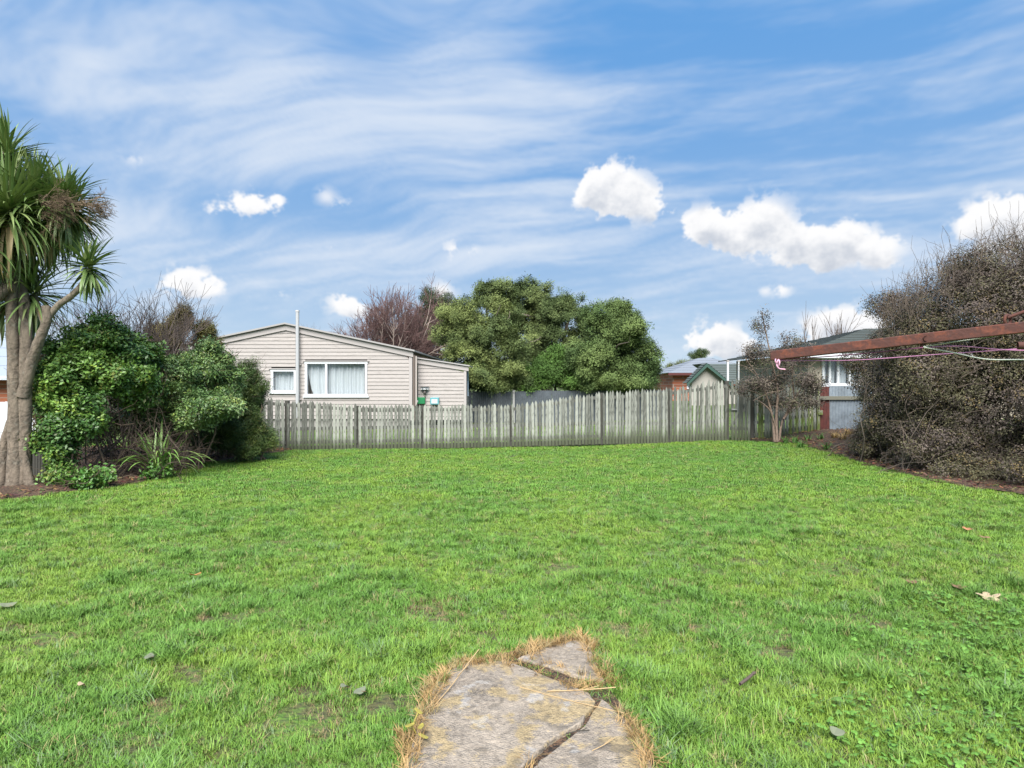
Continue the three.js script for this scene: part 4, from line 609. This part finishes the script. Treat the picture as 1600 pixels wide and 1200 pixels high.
// ------------------------------------------------------------------ shrubs on the left
{
  reseed(1201);
  const glossy = leafMat(0xffffff, { roughness: .46, transmission: 0 }), dull = leafMat(0xffffff, { roughness: .6, transmission: 0 }), tw = twigMat(.12, .09, .065), tw2 = twigMat(.075, .055, .042);
  const noisePal = (lo, hi, f = 1.8) => (p) => { const y = sst(-.3, .4, fbm(p.x * f, p.y * f, p.z * f, 3)), k = rnd(); return lo.map((q, i) => mix(q, hi[i], y) * (k < .12 ? [1.7, 1.35, 1.0][i] : k < .2 ? [1.1, .7, .8][i] : 1)); };
  function shrub(name, label, base, lobes, count, geos, m, pal, o = {}, fo = {}, twigs = 14, category = 'shrub') {
    const g = thing(name, base, label, category, o.group); const L = [];
    for (let i = 0; i < twigs; i++) { const l = lobes[Math.floor(rnd() * lobes.length)], t = l[0].clone().add(V(gauss() * l[1] * .4, gauss() * l[2] * .4, gauss() * l[3] * .35)); L.push(limb(base.clone().add(V(gauss() * (o.foot ?? .18), -.02, gauss() * (o.foot ?? .18))), t, rr(.012, .024), .005, .16, 6, 5)); for (let k = 0; k < 5; k++) { const s = base.clone().lerp(t, rr(.45, .95)); L.push(limb(s, s.clone().add(V(gauss() * .25, rr(0, .3), gauss() * .25)), .007, .002, .2, 4, 3)); } }
    for (let i = 0; i < twigs * 2; i++) { const l = lobes[Math.floor(rnd() * lobes.length)], a = rnd() * 6.283, s = l[0].clone().add(V(Math.cos(a) * l[1] * .7, l[2] * rr(.2, .8), Math.sin(a) * l[3] * .7)); L.push(limb(s, s.clone().add(V(Math.cos(a) * .18, rr(.05, .22), Math.sin(a) * .18)), .004, .0015, .1, 4, 3)); }
    part(g, 'stems', merge(L), o.stem ?? tw); foliage(g, 'leaves', crownPoints(splinter(lobes, 13, .32, .64), Math.round(count * 1.25), { rough: .45, ...o }), geos, m, pal, fo); return g;
  }
  const bigLeaf = [0, 1, 2].map(() => sprig(12, .062, .032, .15)), midLeaf = [0, 1, 2].map(() => sprig(12, .055, .02, .14)), needle = [0, 1, 2].map(() => sprig(24, .05, .008, .15, .1));
  shrub('leafy_shrub', 'large glossy dark green shrub beside the cabbage tree', ground(135, 10.1), [lobe(135, 560, 10.2, 58, 50), lobe(160, 525, 10.3, 36, 28), lobe(100, 610, 9.9, 42, 50), lobe(185, 590, 10.3, 45, 42), lobe(95, 690, 9.7, 36, 48), lobe(120, 650, 9.9, 45, 42), lobe(92, 738, 9.5, 28, 20), lobe(215, 560, 10.8, 34, 30), lobe(225, 610, 10.8, 34, 34)], 7200, bigLeaf, glossy, noisePal([.045, .115, .024], [.15, .27, .05]), { gap: .1 });
  shrub('leafy_shrub', 'mid green rounded shrub with pale leaf tips, overhanging the strap-leaved plant', ground(290, 11.6), [lobe(290, 590, 11.6, 55, 45), lobe(320, 640, 11.3, 48, 42), lobe(255, 600, 11.5, 40, 40), lobe(320, 562, 11.8, 32, 26), lobe(240, 640, 11.4, 34, 28), lobe(345, 610, 12, 30, 34)], 6000, midLeaf, glossy, noisePal([.06, .125, .03], [.17, .27, .085]), { gap: .08 });
  shrub('conifer_shrub', 'dense dark green fine-leaved shrub against the picket fence', ground(382, 12.9), [lobe(385, 660, 12.9, 42, 52), lobe(375, 610, 12.9, 36, 42), lobe(395, 690, 12.8, 33, 30), lobe(388, 582, 13, 18, 22), lobe(345, 670, 12.6, 34, 48)], 4600, needle, dull, noisePal([.036, .075, .018], [.11, .175, .04]), { gap: .04 }, { s0: .9, s1: 1.4, upward: .6 });
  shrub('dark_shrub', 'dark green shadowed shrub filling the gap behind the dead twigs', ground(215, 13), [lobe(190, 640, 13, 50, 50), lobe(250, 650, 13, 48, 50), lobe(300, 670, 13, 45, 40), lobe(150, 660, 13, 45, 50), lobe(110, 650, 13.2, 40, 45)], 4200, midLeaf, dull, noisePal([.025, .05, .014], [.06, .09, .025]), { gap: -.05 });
  shrub('reddish_shrub', 'shrub with reddish brown new leaves between the green shrubs', ground(345, 13.4), [lobe(345, 575, 13.4, 22, 28), lobe(352, 600, 13.4, 24, 30)], 900, midLeaf, dull, noisePal([.08, .10, .035], [.2, .09, .06]), { gap: .05 });
  shrub('golden_conifer', 'golden olive conifer with drooping top behind the shrubs', ground(272, 14), [lobe(278, 505, 14, 16, 18), lobe(288, 488, 14, 8, 12), lobe(262, 528, 14, 26, 20), lobe(262, 570, 14, 36, 36)], 1700, needle, dull, noisePal([.085, .075, .025], [.17, .15, .045]), { gap: .06, group: 'golden conifers' }, { s0: 1, s1: 1.6, upward: .3 });
  shrub('golden_conifer', 'smaller golden olive conifer next to the house gable', ground(322, 14.4), [lobe(322, 516, 14.4, 14, 13), lobe(325, 545, 14.4, 18, 22), lobe(320, 590, 14.4, 28, 40)], 1700, needle, dull, noisePal([.09, .09, .022], [.17, .16, .04]), { gap: .03, group: 'golden conifers' }, { s0: 1, s1: 1.6, upward: .3 });
  shrub('ochre_shrub', 'ochre and olive leafed shrub just behind the cabbage tree trunks', ground(70, 11), [lobe(68, 590, 11, 26, 40), lobe(62, 640, 11, 28, 36), lobe(82, 560, 11, 20, 22)], 1500, midLeaf, dull, noisePal([.09, .08, .025], [.18, .14, .05]), { gap: .08 });
  // brown tangle of dead twigs under the shrubs
  const g = thing('dead_shrub', ground(205, 10.6), 'tangle of dead brown twigs under the leafy shrubs', 'dead shrub'), out = [];
  for (let k = 0; k < 90; k++) { const b = at(rr(120, 285), rr(690, 745), rr(10.2, 10.9)); b.y = Math.max(.02, b.y - .1); bare(out, b, V(gauss() * .9, rr(.2, 1), gauss() * .5).normalize(), rr(.25, .5), .008, 2, { wob: .22, up: -.02, taper: .6, kids: [2, 4], spread: .8, shrink: .8, min: .002 }); }
  part(g, 'twigs', merge(out), tw2);
  { // leafy low plants at the foot
    for (const [px, d, n, lab] of [[130, 9.35, 150, 'small glossy green seedling in the mulch below the big shrub'], [156, 9.5, 110, 'pale green leafy seedling beside the strap-leaved plant'], [245, 10.4, 90, 'little green weed under the strap leaves']]) shrub('seedling_plant', lab, ground(px, d), [[ground(px, d).add(V(0, .14, 0)), .14, .11, .14]], n, bigLeaf, glossy, noisePal([.06, .16, .025], [.12, .26, .05]), { gap: -.3, foot: .03 }, {}, 4, 'plant');
  }
  // dark boards and debris behind the trunk
  const pile = thing('timber_pile', ground(50, 10.3), 'dark old boards leaning behind the cabbage tree trunk', 'timber'); for (let i = 0; i < 9; i++) { const x = at(40 + i * 4.2, 0, 10.3).x; const b = box(x - .018, x + .018, 0, .62 + .05 * (i % 3), -10.34 - .01 * (i % 2), -10.3); part(pile, 'board', b, darkWood); }
  // strap-leaved plant
  const fb = ground(250, 10.55), fl = thing('flax_plant', fb, 'strap-leaved green flax plant arching over the lawn edge', 'plant'), fm = [0, 1, 2].map((k) => leafMat(rgb([.12, .16, .21][k], [.24, .28, .30][k], [.05, .065, .08][k]), { roughness: .4, transmission: 0 }));
  const strap = (base, yaw, L, w, lift, bend, m, parent, name) => {
    const n = 9, pos = [], idx = [], p = base.clone(); let pitch = lift; const dx = Math.cos(yaw), dz = Math.sin(yaw), pts = [p.clone()];
    for (let i = 0; i < n; i++) { p.add(V(dx * Math.cos(pitch), Math.sin(pitch), dz * Math.cos(pitch)).multiplyScalar(L / n)); pitch -= bend / n * (0.4 + 1.3 * i / n); pts.push(p.clone()); }
    pts.forEach((q, i) => { const t = i / n, ww = w / 2 * (t < .12 ? mix(.6, 1, t / .12) : t > .55 ? Math.max(0.03, 1 - Math.pow((t - .55) / .45, 1.6)) : 1), f = ww * .45; pos.push(q.x - dz * ww, q.y + f, q.z + dx * ww, q.x, q.y, q.z, q.x + dz * ww, q.y + f, q.z - dx * ww); if (i < n) { const a = i * 3; idx.push(a, a + 1, a + 3, a + 1, a + 4, a + 3, a + 1, a + 2, a + 4, a + 2, a + 5, a + 4); } });
    const g = new THREE.BufferGeometry(); g.setAttribute('position', new THREE.Float32BufferAttribute(pos, 3)); g.setIndex(idx); g.computeVertexNormals(); if (parent) part(parent, name, g, m); return g;
  };
  for (let i = 0; i < 44; i++) { const up = i > 26; strap(fb.clone().add(V(gauss() * .06, 0, gauss() * .06)), up ? rr(0, 6.283) : rr(-.3, 3.4), rr(.75, 1.2), rr(.03, .044), up ? rr(1.1, 1.45) : rr(.75, 1.25), up ? rr(.3, 1.2) : rr(1.6, 2.6), fm[i % 3], fl, 'leaf'); }

  // ---------------------------------------------------------------- cabbage tree
  const cb = ground(22, 9.35), ct = thing('cabbage_tree', cb, 'tall multi-stemmed cabbage tree with tufts of sword-shaped leaves', 'tree');
  const cbark = mat({ roughness: .95, map: tex(256, 512, (u, v) => { const a = tfbm(u, v, 5, 9.1, 4), f = fbm(u * 19 + 2 * a, v * 8, 3.1, 5), r = fbm(u * 9 + 3 * a, v * 26 + 3 * a, 7.1, 4), l = sst(.1, .4, tfbm(u, v, 9, 15.1, 5)); return [.15, .122, .094].map((q, i) => mix(q * (1 + a * .7 + f * .6 + r * .45), [.21, .2, .165][i], l * .5)); }), bumpMap: tex(256, 512, (u, v) => [.5 + .5 * fbm(u * 19 + 2 * tfbm(u, v, 5, 9.1, 4), v * 8, 3.1, 5) + .3 * fbm(u * 9, v * 26 + 3 * tfbm(u, v, 5, 9.1, 4), 7.1, 4)], { srgb: false }), bumpScale: .025 }), d = 9.35, A = (px, py, o = 0) => at(px, py, d + o);
  const stem = (pts, rad) => { const c = new THREE.CatmullRomCurve3(pts).getPoints(22), rs = c.map((_, i) => { const t = i / 22 * (rad.length - 1), k = Math.min(rad.length - 2, Math.floor(t)); return mix(rad[k], rad[k + 1], t - k) * (1 + .05 * Math.sin(i * 2.1)); }); return tube(c, rs, 12); };
  part(ct, 'trunk', merge([
    stem([A(24, 775), A(24, 730), A(23, 650), A(21, 560), A(18, 470), A(16, 400), A(12, 330)], [.145, .105, .086, .08, .076, .073, .06]),
    stem([A(33, 772, .05), A(37, 700, .06), A(39, 620, .06), A(41, 540, .06), A(38, 480, .1), A(27, 425, .15), A(25, 380, .2)], [.13, .1, .088, .085, .082, .075, .055]),
    stem([A(-4, 775, -.05), A(2, 735), A(8, 690), A(20, 640)], [.11, .09, .065, .03]), stem([A(52, 772, -.02), A(44, 745), A(38, 700)], [.09, .065, .03]),
    stem([A(36, 620, .02), A(48, 570), A(62, 530, -.05), A(73, 500, -.05), A(72, 478, -.05)], [.085, .075, .066, .06, .056]),
    stem([A(20, 450, -.02), A(8, 450, -.1), A(-8, 462, -.2), A(-30, 430, -.25), A(-45, 380, -.3)], [.08, .085, .085, .07, .06])]), cbark);
  part(ct, 'branch', merge([stem([A(70, 505, -.02), A(90, 478, 0), A(112, 462, 0), A(130, 442, 0), A(138, 420, 0)], [.045, .045, .045, .04, .035]), stem([A(70, 505, .03), A(62, 485, .2), A(52, 462, .3)], [.05, .045, .04]), stem([A(25, 390, .2), A(60, 340, .2), A(95, 310, .1)], [.06, .05, .045]), stem([A(12, 335), A(10, 270, .1), A(8, 235, .1)], [.06, .05, .045])]), barkMat([.19, .16, .125], 12.1));
  const head = (c, n, L, spread, dry = 0, down = 0) => {
    const G = [[], [], []];
    for (let i = 0; i < n; i++) { const t = (i + .5) / n, pitch = mix(1.45, -1.05 - down, Math.pow(t, .85)) + gauss() * .12; const k = rnd() < dry && t > .7 ? 2 : rnd() < .5 ? 0 : 1; G[k].push(strap(c.clone().add(V(gauss() * .03, mix(.08, -.12, t), gauss() * .03)), rr(0, 6.283), L * rr(.75, 1.12), rr(.03, .044), pitch, Math.max(.1, (.35 + spread * t) * rr(.6, 1.4)), null)); }
    const h = new THREE.Group(); h.name = 'leaf_tuft'; ct.add(h); G.forEach((list, k) => { if (list.length) part(h, 'leaves', mergeGeometries(list), [leafMat(rgb(.125, .2, .06), { roughness: .42, transmission: 0 }), leafMat(rgb(.195, .255, .09), { roughness: .42, transmission: 0 }), leafMat(rgb(.26, .2, .09), { transmission: 0 })][k], ct); });
  };
  for (const [px, py, o, n, L, sp, dry, down] of [[12, 248, .1, 190, .66, .7, .05, .1], [-15, 262, .3, 150, .7, .7, .1, .1], [14, 332, -.2, 360, .98, .85, .25, .35], [52, 318, .1, 240, .78, .85, .2, .3], [98, 318, .15, 210, .66, .85, .15, .25], [78, 345, .3, 200, .78, .9, .25, .4], [112, 335, .35, 150, .6, .9, .2, .3], [138, 416, 0, 130, .47, .5, 0, 0], [52, 458, .3, 150, .72, .7, .05, .1], [-45, 372, -.3, 240, .9, .9, .2, .3], [-25, 300, .3, 200, .85, .9, .2, .2], [5, 470, .7, 110, .65, .7, .1, .1], [30, 395, .4, 160, .75, .9, .4, .5]]) head(A(px, py, o), n, L, sp, dry, down);
  // spent flower stalks
  for (const [px, py, dx, dy, n] of [[62, 315, 1, -.35, 3], [118, 318, 1.2, -.05, 2]]) { const o2 = []; for (let k = 0; k < n * 4; k++) bare(o2, A(px, py, -.25), V(dx + gauss() * .25, dy + gauss() * .3, gauss() * .35).normalize(), .26, .007, 4, { wob: .1, up: -.01, taper: .7, kids: [3, 4], spread: .7, shrink: .62, min: .002 }); part(ct, 'flower_stalk', merge(o2), twigMat(.16, .115, .075)); }
}
// ------------------------------------------------------------------ shrubs on the right
{
  reseed(1601);
  const dull = leafMat(0xffffff, { roughness: .8, transmission: 0 }), tiny = [0, 1, 2].map(() => sprig(14, .032, .017, .15)), pale = twigMat(.14, .112, .09), dark = twigMat(.085, .065, .055);
  const pal = (p) => { const k = rnd(), y = fbm(p.x * 1.3, p.y * 1.3, p.z * 1.3, 2); return k < .45 + y ? [.08, .074, .036] : k < .75 ? [.082, .062, .052] : k < .93 ? [.115, .092, .076] : [.15, .11, .045]; };
  const hb = V(7.6, height(7.6, -10.6), -10.6), hg = thing('large_hedge', hb, 'large rounded hedge of small olive and purple-brown leaves beyond the rusty beam', 'hedge');
  const H = [lobe(1520, 520, 11.4, 140, 120, 110), lobe(1440, 600, 11.8, 100, 95, 95), lobe(1580, 620, 10.4, 120, 110, 90), lobe(1430, 500, 12.3, 55, 60, 60), lobe(1560, 430, 11.6, 90, 65, 80), lobe(1400, 660, 12, 65, 55, 70), lobe(1500, 690, 10.9, 110, 58, 80), lobe(1640, 520, 10.2, 110, 150, 100), lobe(1380, 580, 12.5, 42, 65, 55), lobe(1690, 650, 9.6, 100, 110, 80), lobe(1370, 690, 12.4, 40, 34, 50), lobe(1440, 715, 11.4, 55, 32, 60), lobe(1540, 735, 10.2, 70, 32, 50), lobe(1630, 740, 9.4, 60, 40, 50)];
  foliage(hg, 'leaves', crownPoints(splinter(H, 7, .36, .9), 34000, { gap: -.1, rough: .16, inner: .45, freq: 1.4 }), tiny, dull, pal, { s0: .8, s1: 1.4, upward: .4, tone: .35 });
  const out = [], fine = [];
  for (let i = 0; i < 95; i++) { const l = H[Math.floor(rnd() * H.length)], u = rnd() * 6.283, e = rr(-.2, 1), t = l[0].clone().add(V(Math.cos(u) * l[1] * .92, e * l[2] * .9, Math.abs(Math.sin(u)) * l[3] * .95)); const b = V(mix(hb.x, t.x, .55) + gauss() * .4, .05, Math.min(t.z, hb.z) - .35 + gauss() * .2); out.push(limb(b, t, rr(.008, .017), .004, .12, 6, 5)); for (let k = 0; k < 6; k++) { const s = b.clone().lerp(t, rr(.5, 1)); fine.push(limb(s, s.clone().add(V(gauss() * .3, gauss() * .22 + .1, rr(-.1, .4))), .005, .0018, .15, 4, 3)); } }
  // long upright shoots along the top
  for (let i = 0; i < 420; i++) { const px = rr(1375, 1760), top = interp([[1375, 480, 0], [1420, 430, 0], [1480, 390, 0], [1540, 365, 0], [1600, 345, 0], [1760, 345, 0]], px)[1], dd = rr(10.4, 12.4), a = at(px, top + rr(30, 110), dd), L = rr(.25, .85); fine.push(limb(a, a.clone().add(V(gauss() * .12 - .05, L, gauss() * .12)), .0055, .0018, .08, 4, 3)); if (rnd() < .8) for (let k = 0; k < 3; k++) { const s = a.clone().add(V(0, L * rr(.2, .7), 0)); fine.push(limb(s, s.clone().add(V(gauss() * .16, rr(.1, .3), gauss() * .12)), .0035, .0015, .08, 3, 3)); } }
  part(hg, 'branches', merge(out), pale); part(hg, 'twigs', merge(fine), twigMat(.13, .1, .08));
  { const P = []; for (let i = 0; i < 2600; i++) { const px = rr(1372, 1760), top = interp([[1375, 475, 0], [1420, 425, 0], [1480, 385, 0], [1540, 362, 0], [1600, 345, 0], [1760, 340, 0]], px)[1]; P.push([at(px, top + Math.pow(rnd(), .6) * 110 - 8, rr(10.5, 12.3)), V(0, 1, 0), 0]); } foliage(hg, 'shoot_leaves', P, [sprig(5, .026, .013, .17), sprig(4, .026, .012, .2)], dull, pal, { upward: .9, tilt: .3, tone: .35 }); }
  // small purple-brown shrub in front of the gate
  const d = 15.3, b = V(at(1213, 0, d).x, height(at(1213, 0, d).x, -d) + .03, -d), sg = thing('brown_shrub', b, 'small purple-brown leafed shrub with several pale trunks in front of the fence', 'shrub'), T = (px, py, o = 0) => at(px, py, d + o), st = [];
  for (const [pts, r] of [[[T(1210, 690), T(1207, 655), T(1200, 625), T(1185, 590), T(1165, 560)], .034], [[T(1214, 690), T(1213, 650), T(1215, 610), T(1205, 560), T(1190, 488)], .038], [[T(1217, 690, .05), T(1222, 660, .05), T(1234, 636), T(1250, 610), T(1265, 590)], .03], [[T(1212, 668), T(1202, 640, -.1), T(1180, 622, -.15)], .025], [[T(1224, 655), T(1240, 630, .1), T(1238, 580, .1), T(1250, 545, .1)], .03]]) { const c = new THREE.CatmullRomCurve3(pts).getPoints(12); st.push(tube(c, c.map((_, i) => mix(r, r * .3, i / 12)), 7)); }
  for (let i = 0; i < 120; i++) { const s = T(rr(1170, 1265), rr(540, 640), rr(-.3, .3)); st.push(limb(s, s.clone().add(V(gauss() * .3, rr(.05, .4), gauss() * .2)), .008, .002, .15, 4, 3)); }
  part(sg, 'trunk', merge(st), barkMat([.19, .14, .11], 4.7));
  const BL = [lobe(1188, 512, d, 17, 32), lobe(1232, 548, d, 30, 30), lobe(1180, 565, d, 32, 36), lobe(1250, 585, d, 36, 34), lobe(1210, 600, d, 46, 30), lobe(1170, 612, d, 28, 18), lobe(1270, 610, d, 18, 20), lobe(1232, 630, d, 40, 20)];
  foliage(sg, 'leaves', crownPoints(splinter(BL, 7, .4, .5), 2300, { gap: .2, rough: .3, inner: .3, freq: 2.4 }), [0, 1].map(() => sprig(11, .042, .02, .17)), dull, () => { const k = rnd(); return k < .5 ? [.085, .065, .055] : k < .8 ? [.12, .1, .075] : [.07, .075, .035]; }, { tone: .35 });
  // weeds and tufts along the bed
  const tuft = (px, dd, lab, n, L, c, grp) => { const p = ground(px, dd); p.y += .03; const g = thing('grass_tuft', p, lab, 'plant', grp); const gg = bladeGeo(n, .07, L, .012, .9); gg.translate(p.x, p.y, p.z); part(g, 'blades', gg, mat({ color: c, side: THREE.DoubleSide, roughness: .6 })); };
  for (const [px, dd] of [[1228, 15], [1243, 14.9], [1262, 14.9], [1283, 14.8], [1250, 14.2], [1292, 13.6]]) tuft(px, dd, 'green leafy tuft growing in the mulch beside the purple-brown shrub', 34, .2, rgb(.07, .18, .03), 'weed tufts in the right bed');
  for (const [px, dd] of [[1305, 14.8], [1318, 14.4], [1325, 15]]) tuft(px, dd, 'dry straw-coloured tuft in the mulch beside the iron fence', 60, .22, rgb(.32, .22, .08), 'dry tufts in the right bed');
}
// ------------------------------------------------------------------ clothesline
{
  const a = at(1205, 556, 4.1), e = at(1600, 511.5, 3.4), dir = e.clone().sub(a).normalize(), end = a.clone().addScaledVector(dir, 1.62), L = a.distanceTo(end);
  const px = end.x, pz = end.z, g = thing('clothesline', V(px, 0, pz), 'rusty steel clothesline arm sloping down to a knotted pink cord', 'clothesline');
  const beam = new RoundedBoxGeometry(L, .06, .06, 2, .006); { const p = beam.attributes.position, uv = []; for (let i = 0; i < p.count; i++) uv.push(p.getX(i) * 1.6, (p.getY(i) + p.getZ(i)) * 1.6); beam.setAttribute('uv', new THREE.Float32BufferAttribute(uv, 2)); }
  const m4 = new THREE.Matrix4().makeBasis(dir, V(0, 1, 0).addScaledVector(dir, -dir.y).normalize(), dir.clone().cross(V(0, 1, 0)).normalize()); beam.applyMatrix4(m4); beam.translate((a.x + end.x) / 2, (a.y + end.y) / 2, (a.z + end.z) / 2);
  part(g, 'arm', beam, rustMat); part(g, 'post', tube([V(px + .04, -.2, pz), V(px + .04, 2.25, pz)], .045, 14), rustMat);
  const on = (t, dy = 0, dz = 0) => a.clone().addScaledVector(dir, t).add(V(0, dy, dz)), tE = a.distanceTo(e), tB = a.distanceTo(at(1440, 530, 3.7));
  // eye and stay rod on top, bolts below
  const ring = new THREE.TorusGeometry(.026, .008, 8, 18); ring.rotateY(.4); const rc = on(tE - .07, .05); ring.translate(rc.x, rc.y, rc.z); part(g, 'eye_bolt', ring, rustMat);
  part(g, 'stay_rod', tube([rc.clone().add(V(0, .012, 0)), V(px + .04, 2.08, pz)], .009, 8), rustMat); part(g, 'brace', tube([at(1590, 540, 3.36), V(px + .02, 1.74, pz)], .02, 8), rustMat);
  part(g, 'bolt', tube([on(tB, -.02), on(tB, -.055)], .01, 8), rustMat); part(g, 'bolt', tube([on(tB, .0, .03), on(tB, .0, .04)], .016, 8), rustMat);
  const pink = mat({ color: rgb(.55, .24, .43), roughness: .7 }), white = mat({ color: rgb(.62, .66, .58), roughness: .7 }), P = (x, y, d) => at(x, y, d);
  const cord = (lab, pts, m, r = .0035) => { const c = new THREE.CatmullRomCurve3(pts).getPoints(40), t = part(g, 'cord', tube(c, r, 6), m); t.userData.label = lab; return t; };
  const k0 = on(.03, -.035, .02), anchor = (y) => V(px, y, pz + .03);
  const c1 = cord('pink cord knotted round the tip of the rusty arm', [k0, P(1330, 563, 3.95), P(1450, 555, 3.75), P(1600, 544.5, 3.42), anchor(1.76)], pink);
  const kn = []; for (let i = 0; i < 3; i++) { const t = new THREE.TorusGeometry(.016 + i * .003, .005, 7, 16); t.rotateY(.6 * i + .3); t.rotateX(i * .7); t.translate(k0.x + .002 * i, k0.y - .008 * i, k0.z); kn.push(t); }
  kn.push(tube(new THREE.CatmullRomCurve3([k0.clone(), k0.clone().add(V(-.008, -.03, .01)), k0.clone().add(V(.006, -.05, .01)), k0.clone().add(V(.045, -.056, .01))]).getPoints(12), .005, 6)); part(c1, 'knot', merge(kn), mat({ color: rgb(.6, .33, .45), roughness: .7 }), g);
  cord('dark pink cord running beneath the rusty arm to the bolt', [k0.clone().add(V(.01, .006, .0)), P(1320, 555, 3.93), on(tB, -.05, .012)], mat({ color: rgb(.32, .1, .22), roughness: .7 }));
  cord('pink cord slung from the bolt towards the post', [on(tB, -.05), P(1500, 541, 3.62), P(1560, 546, 3.5), P(1600, 547.5, 3.42), anchor(1.72)], pink);
  cord('white cord stretched taut from the bolt just below the arm', [on(tB, -.045, .01), P(1520, 530, 3.58), P(1600, 520, 3.41), anchor(1.83)], white);
  cord('slack white cord sagging below the arm', [on(tB, -.048, .015), P(1490, 551, 3.64), P(1540, 561, 3.55), P(1600, 562, 3.42), anchor(1.66)], white);
}
// ------------------------------------------------------------------ fallen leaves, sticks and stalks
{
  reseed(2001);
  const leafShape = (L, W, lobes) => { const pts = []; for (let i = 0; i < 28; i++) { const a = i / 28 * 6.283, r = lobes ? (.45 + .55 * Math.abs(Math.cos(a * 2.5))) : 1; pts.push(new THREE.Vector2(Math.cos(a) * L / 2 * r, Math.sin(a) * W / 2 * r)); } const g = new THREE.ExtrudeGeometry(new THREE.Shape(pts), { depth: .0015, bevelEnabled: false, curveSegments: 4 }); g.rotateX(-Math.PI / 2); const p = g.attributes.position; for (let i = 0; i < p.count; i++) p.setY(i, p.getY(i) + .9 * (p.getX(i) ** 2) / L * .5 + .012 * N(p.getX(i) * 30, p.getZ(i) * 30, L * 90)); g.computeVertexNormals(); return g; };
  const brown = mat({ color: rgb(.19, .115, .065), roughness: .9, side: THREE.DoubleSide }), tan = mat({ color: rgb(.40, .31, .20), roughness: .9, side: THREE.DoubleSide }), grey = mat({ color: rgb(.15, .17, .11), roughness: .95, side: THREE.DoubleSide });
  for (const [px, py, L, W, lb, m, lab] of [[1545, 933, .17, .14, 1, tan, 'large pale tan curled dead leaf lying on the lawn'], [1497, 918, .1, .08, 1, brown, 'dark brown dead leaf beside the large pale leaf'], [1424, 911, .075, .05, 0, brown, 'small brown dead leaf on its own in the grass'], [1511, 825, .1, .08, 1, mat({ color: rgb(.36, .16, .08), side: THREE.DoubleSide }), 'orange brown dead leaf near the hedge side of the lawn'], [1537, 838, .12, .07, 1, brown, 'brown crumpled leaf next to the orange brown leaf'], [305, 897, .12, .03, 0, mat({ color: rgb(.4, .2, .06), side: THREE.DoubleSide }), 'thin orange leaf on the open lawn'], [233, 1027, .07, .05, 0, grey, 'pale grey-green leaf on the lawn by a bare patch'], [127, 1071, .06, .03, 0, tan, 'tiny tan leaf in the grass'], [562, 1078, .07, .05, 0, grey, 'broad grey-green leaf near the concrete path'], [538, 1072, .06, .035, 0, grey, 'narrow grey-green leaf near the concrete path'], [1308, 1142, .06, .05, 0, grey, 'round grey-green leaf among the clover'], [12, 945, .12, .05, 0, grey, 'grey leaf scrap at the edge of the lawn']]) {
    const [x, z] = flat(px, py, .045), y = height(x, z) + .04, t = thing('dead_leaf', V(x, y, z), lab, 'leaf'), g = leafShape(L, W, lb); g.rotateY(rr(0, 6.28)); g.rotateX(rr(-.2, .25)); g.translate(x, y, z); part(t, 'blade', g, m); part(t, 'stalk', tube([V(x, y, z), V(x + L * .5, y + .008, z + L * .3)], .0014, 4), brown);
  }
  const stick = (name, lab, cat, pts, r, m) => { const t = thing(name, pts[0], lab, cat); part(t, 'stem', tube(new THREE.CatmullRomCurve3(pts).getPoints(10), r, 6), m); part(t, 'side_stem', tube([pts[0].clone().lerp(pts[pts.length - 1], .55), pts[0].clone().lerp(pts[pts.length - 1], .7).add(V(.02, .008, -.012))], r * .6, 5), m); };
  const G = (px, py, y) => { const [x, z] = flat(px, py, y); return V(x, y, z); }, straw = mat({ color: rgb(.45, .32, .17), roughness: .8 });
  stick('fallen_stick', 'short dark stick lying in the grass right of the path', 'stick', [G(1156, 1069, .05), G(1167, 1061, .055), G(1179, 1051, .06)], .008, mat({ color: rgb(.09, .065, .055) }));
  stick('dry_stalk', 'long dry stalk leaning across the corner of the concrete slab', 'stalk', [G(665, 1118, .037), G(700, 1078, .045), G(725, 1045, .06), G(748, 1015, .08)], .0028, straw);
  stick('dry_stalk', 'dry stalk lying across the joint between the slabs', 'stalk', [G(855, 1080, .04), G(910, 1078, .04), G(962, 1074, .045)], .0025, straw);
  stick('dry_stalk', 'thin straw stretched from the slab to the dry grass', 'stalk', [G(812, 1073, .036), G(880, 1092, .038), G(975, 1114, .045)], .0018, straw);
  stick('dry_stalk', 'short straw on the lower slab', 'stalk', [G(925, 1173, .034), G(945, 1163, .036), G(960, 1153, .036)], .0018, straw);
  stick('dark_twig', 'dark thin twig on the lower slab by the crack', 'twig', [G(885, 1146, .036), G(905, 1142, .038), G(921, 1141, .038)], .0026, mat({ color: rgb(.05, .045, .035) }));
  const w = G(652, 1150, .02), wd = thing('yellow_weed', w, 'yellowing weed with small leaves at the edge of the concrete slab', 'plant'), ym = mat({ color: rgb(.3, .26, .05), side: THREE.DoubleSide, roughness: .6 });
  part(wd, 'stem', tube([w, w.clone().add(V(-.02, .05, .01)), w.clone().add(V(.0, .09, -.03))], .0025, 5), ym); for (const [dx, dy, dz] of [[.0, .09, -.04], [.02, .06, .03], [.035, .035, .06], [-.03, .06, .02]]) { const g = leafShape(.05, .024, 0); g.rotateY(rr(0, 6)); g.rotateZ(rr(-.4, .4)); g.translate(w.x + dx, w.y + dy, w.z + dz); part(wd, 'leaf', g, ym); }
}
renderer.render(scene, camera);
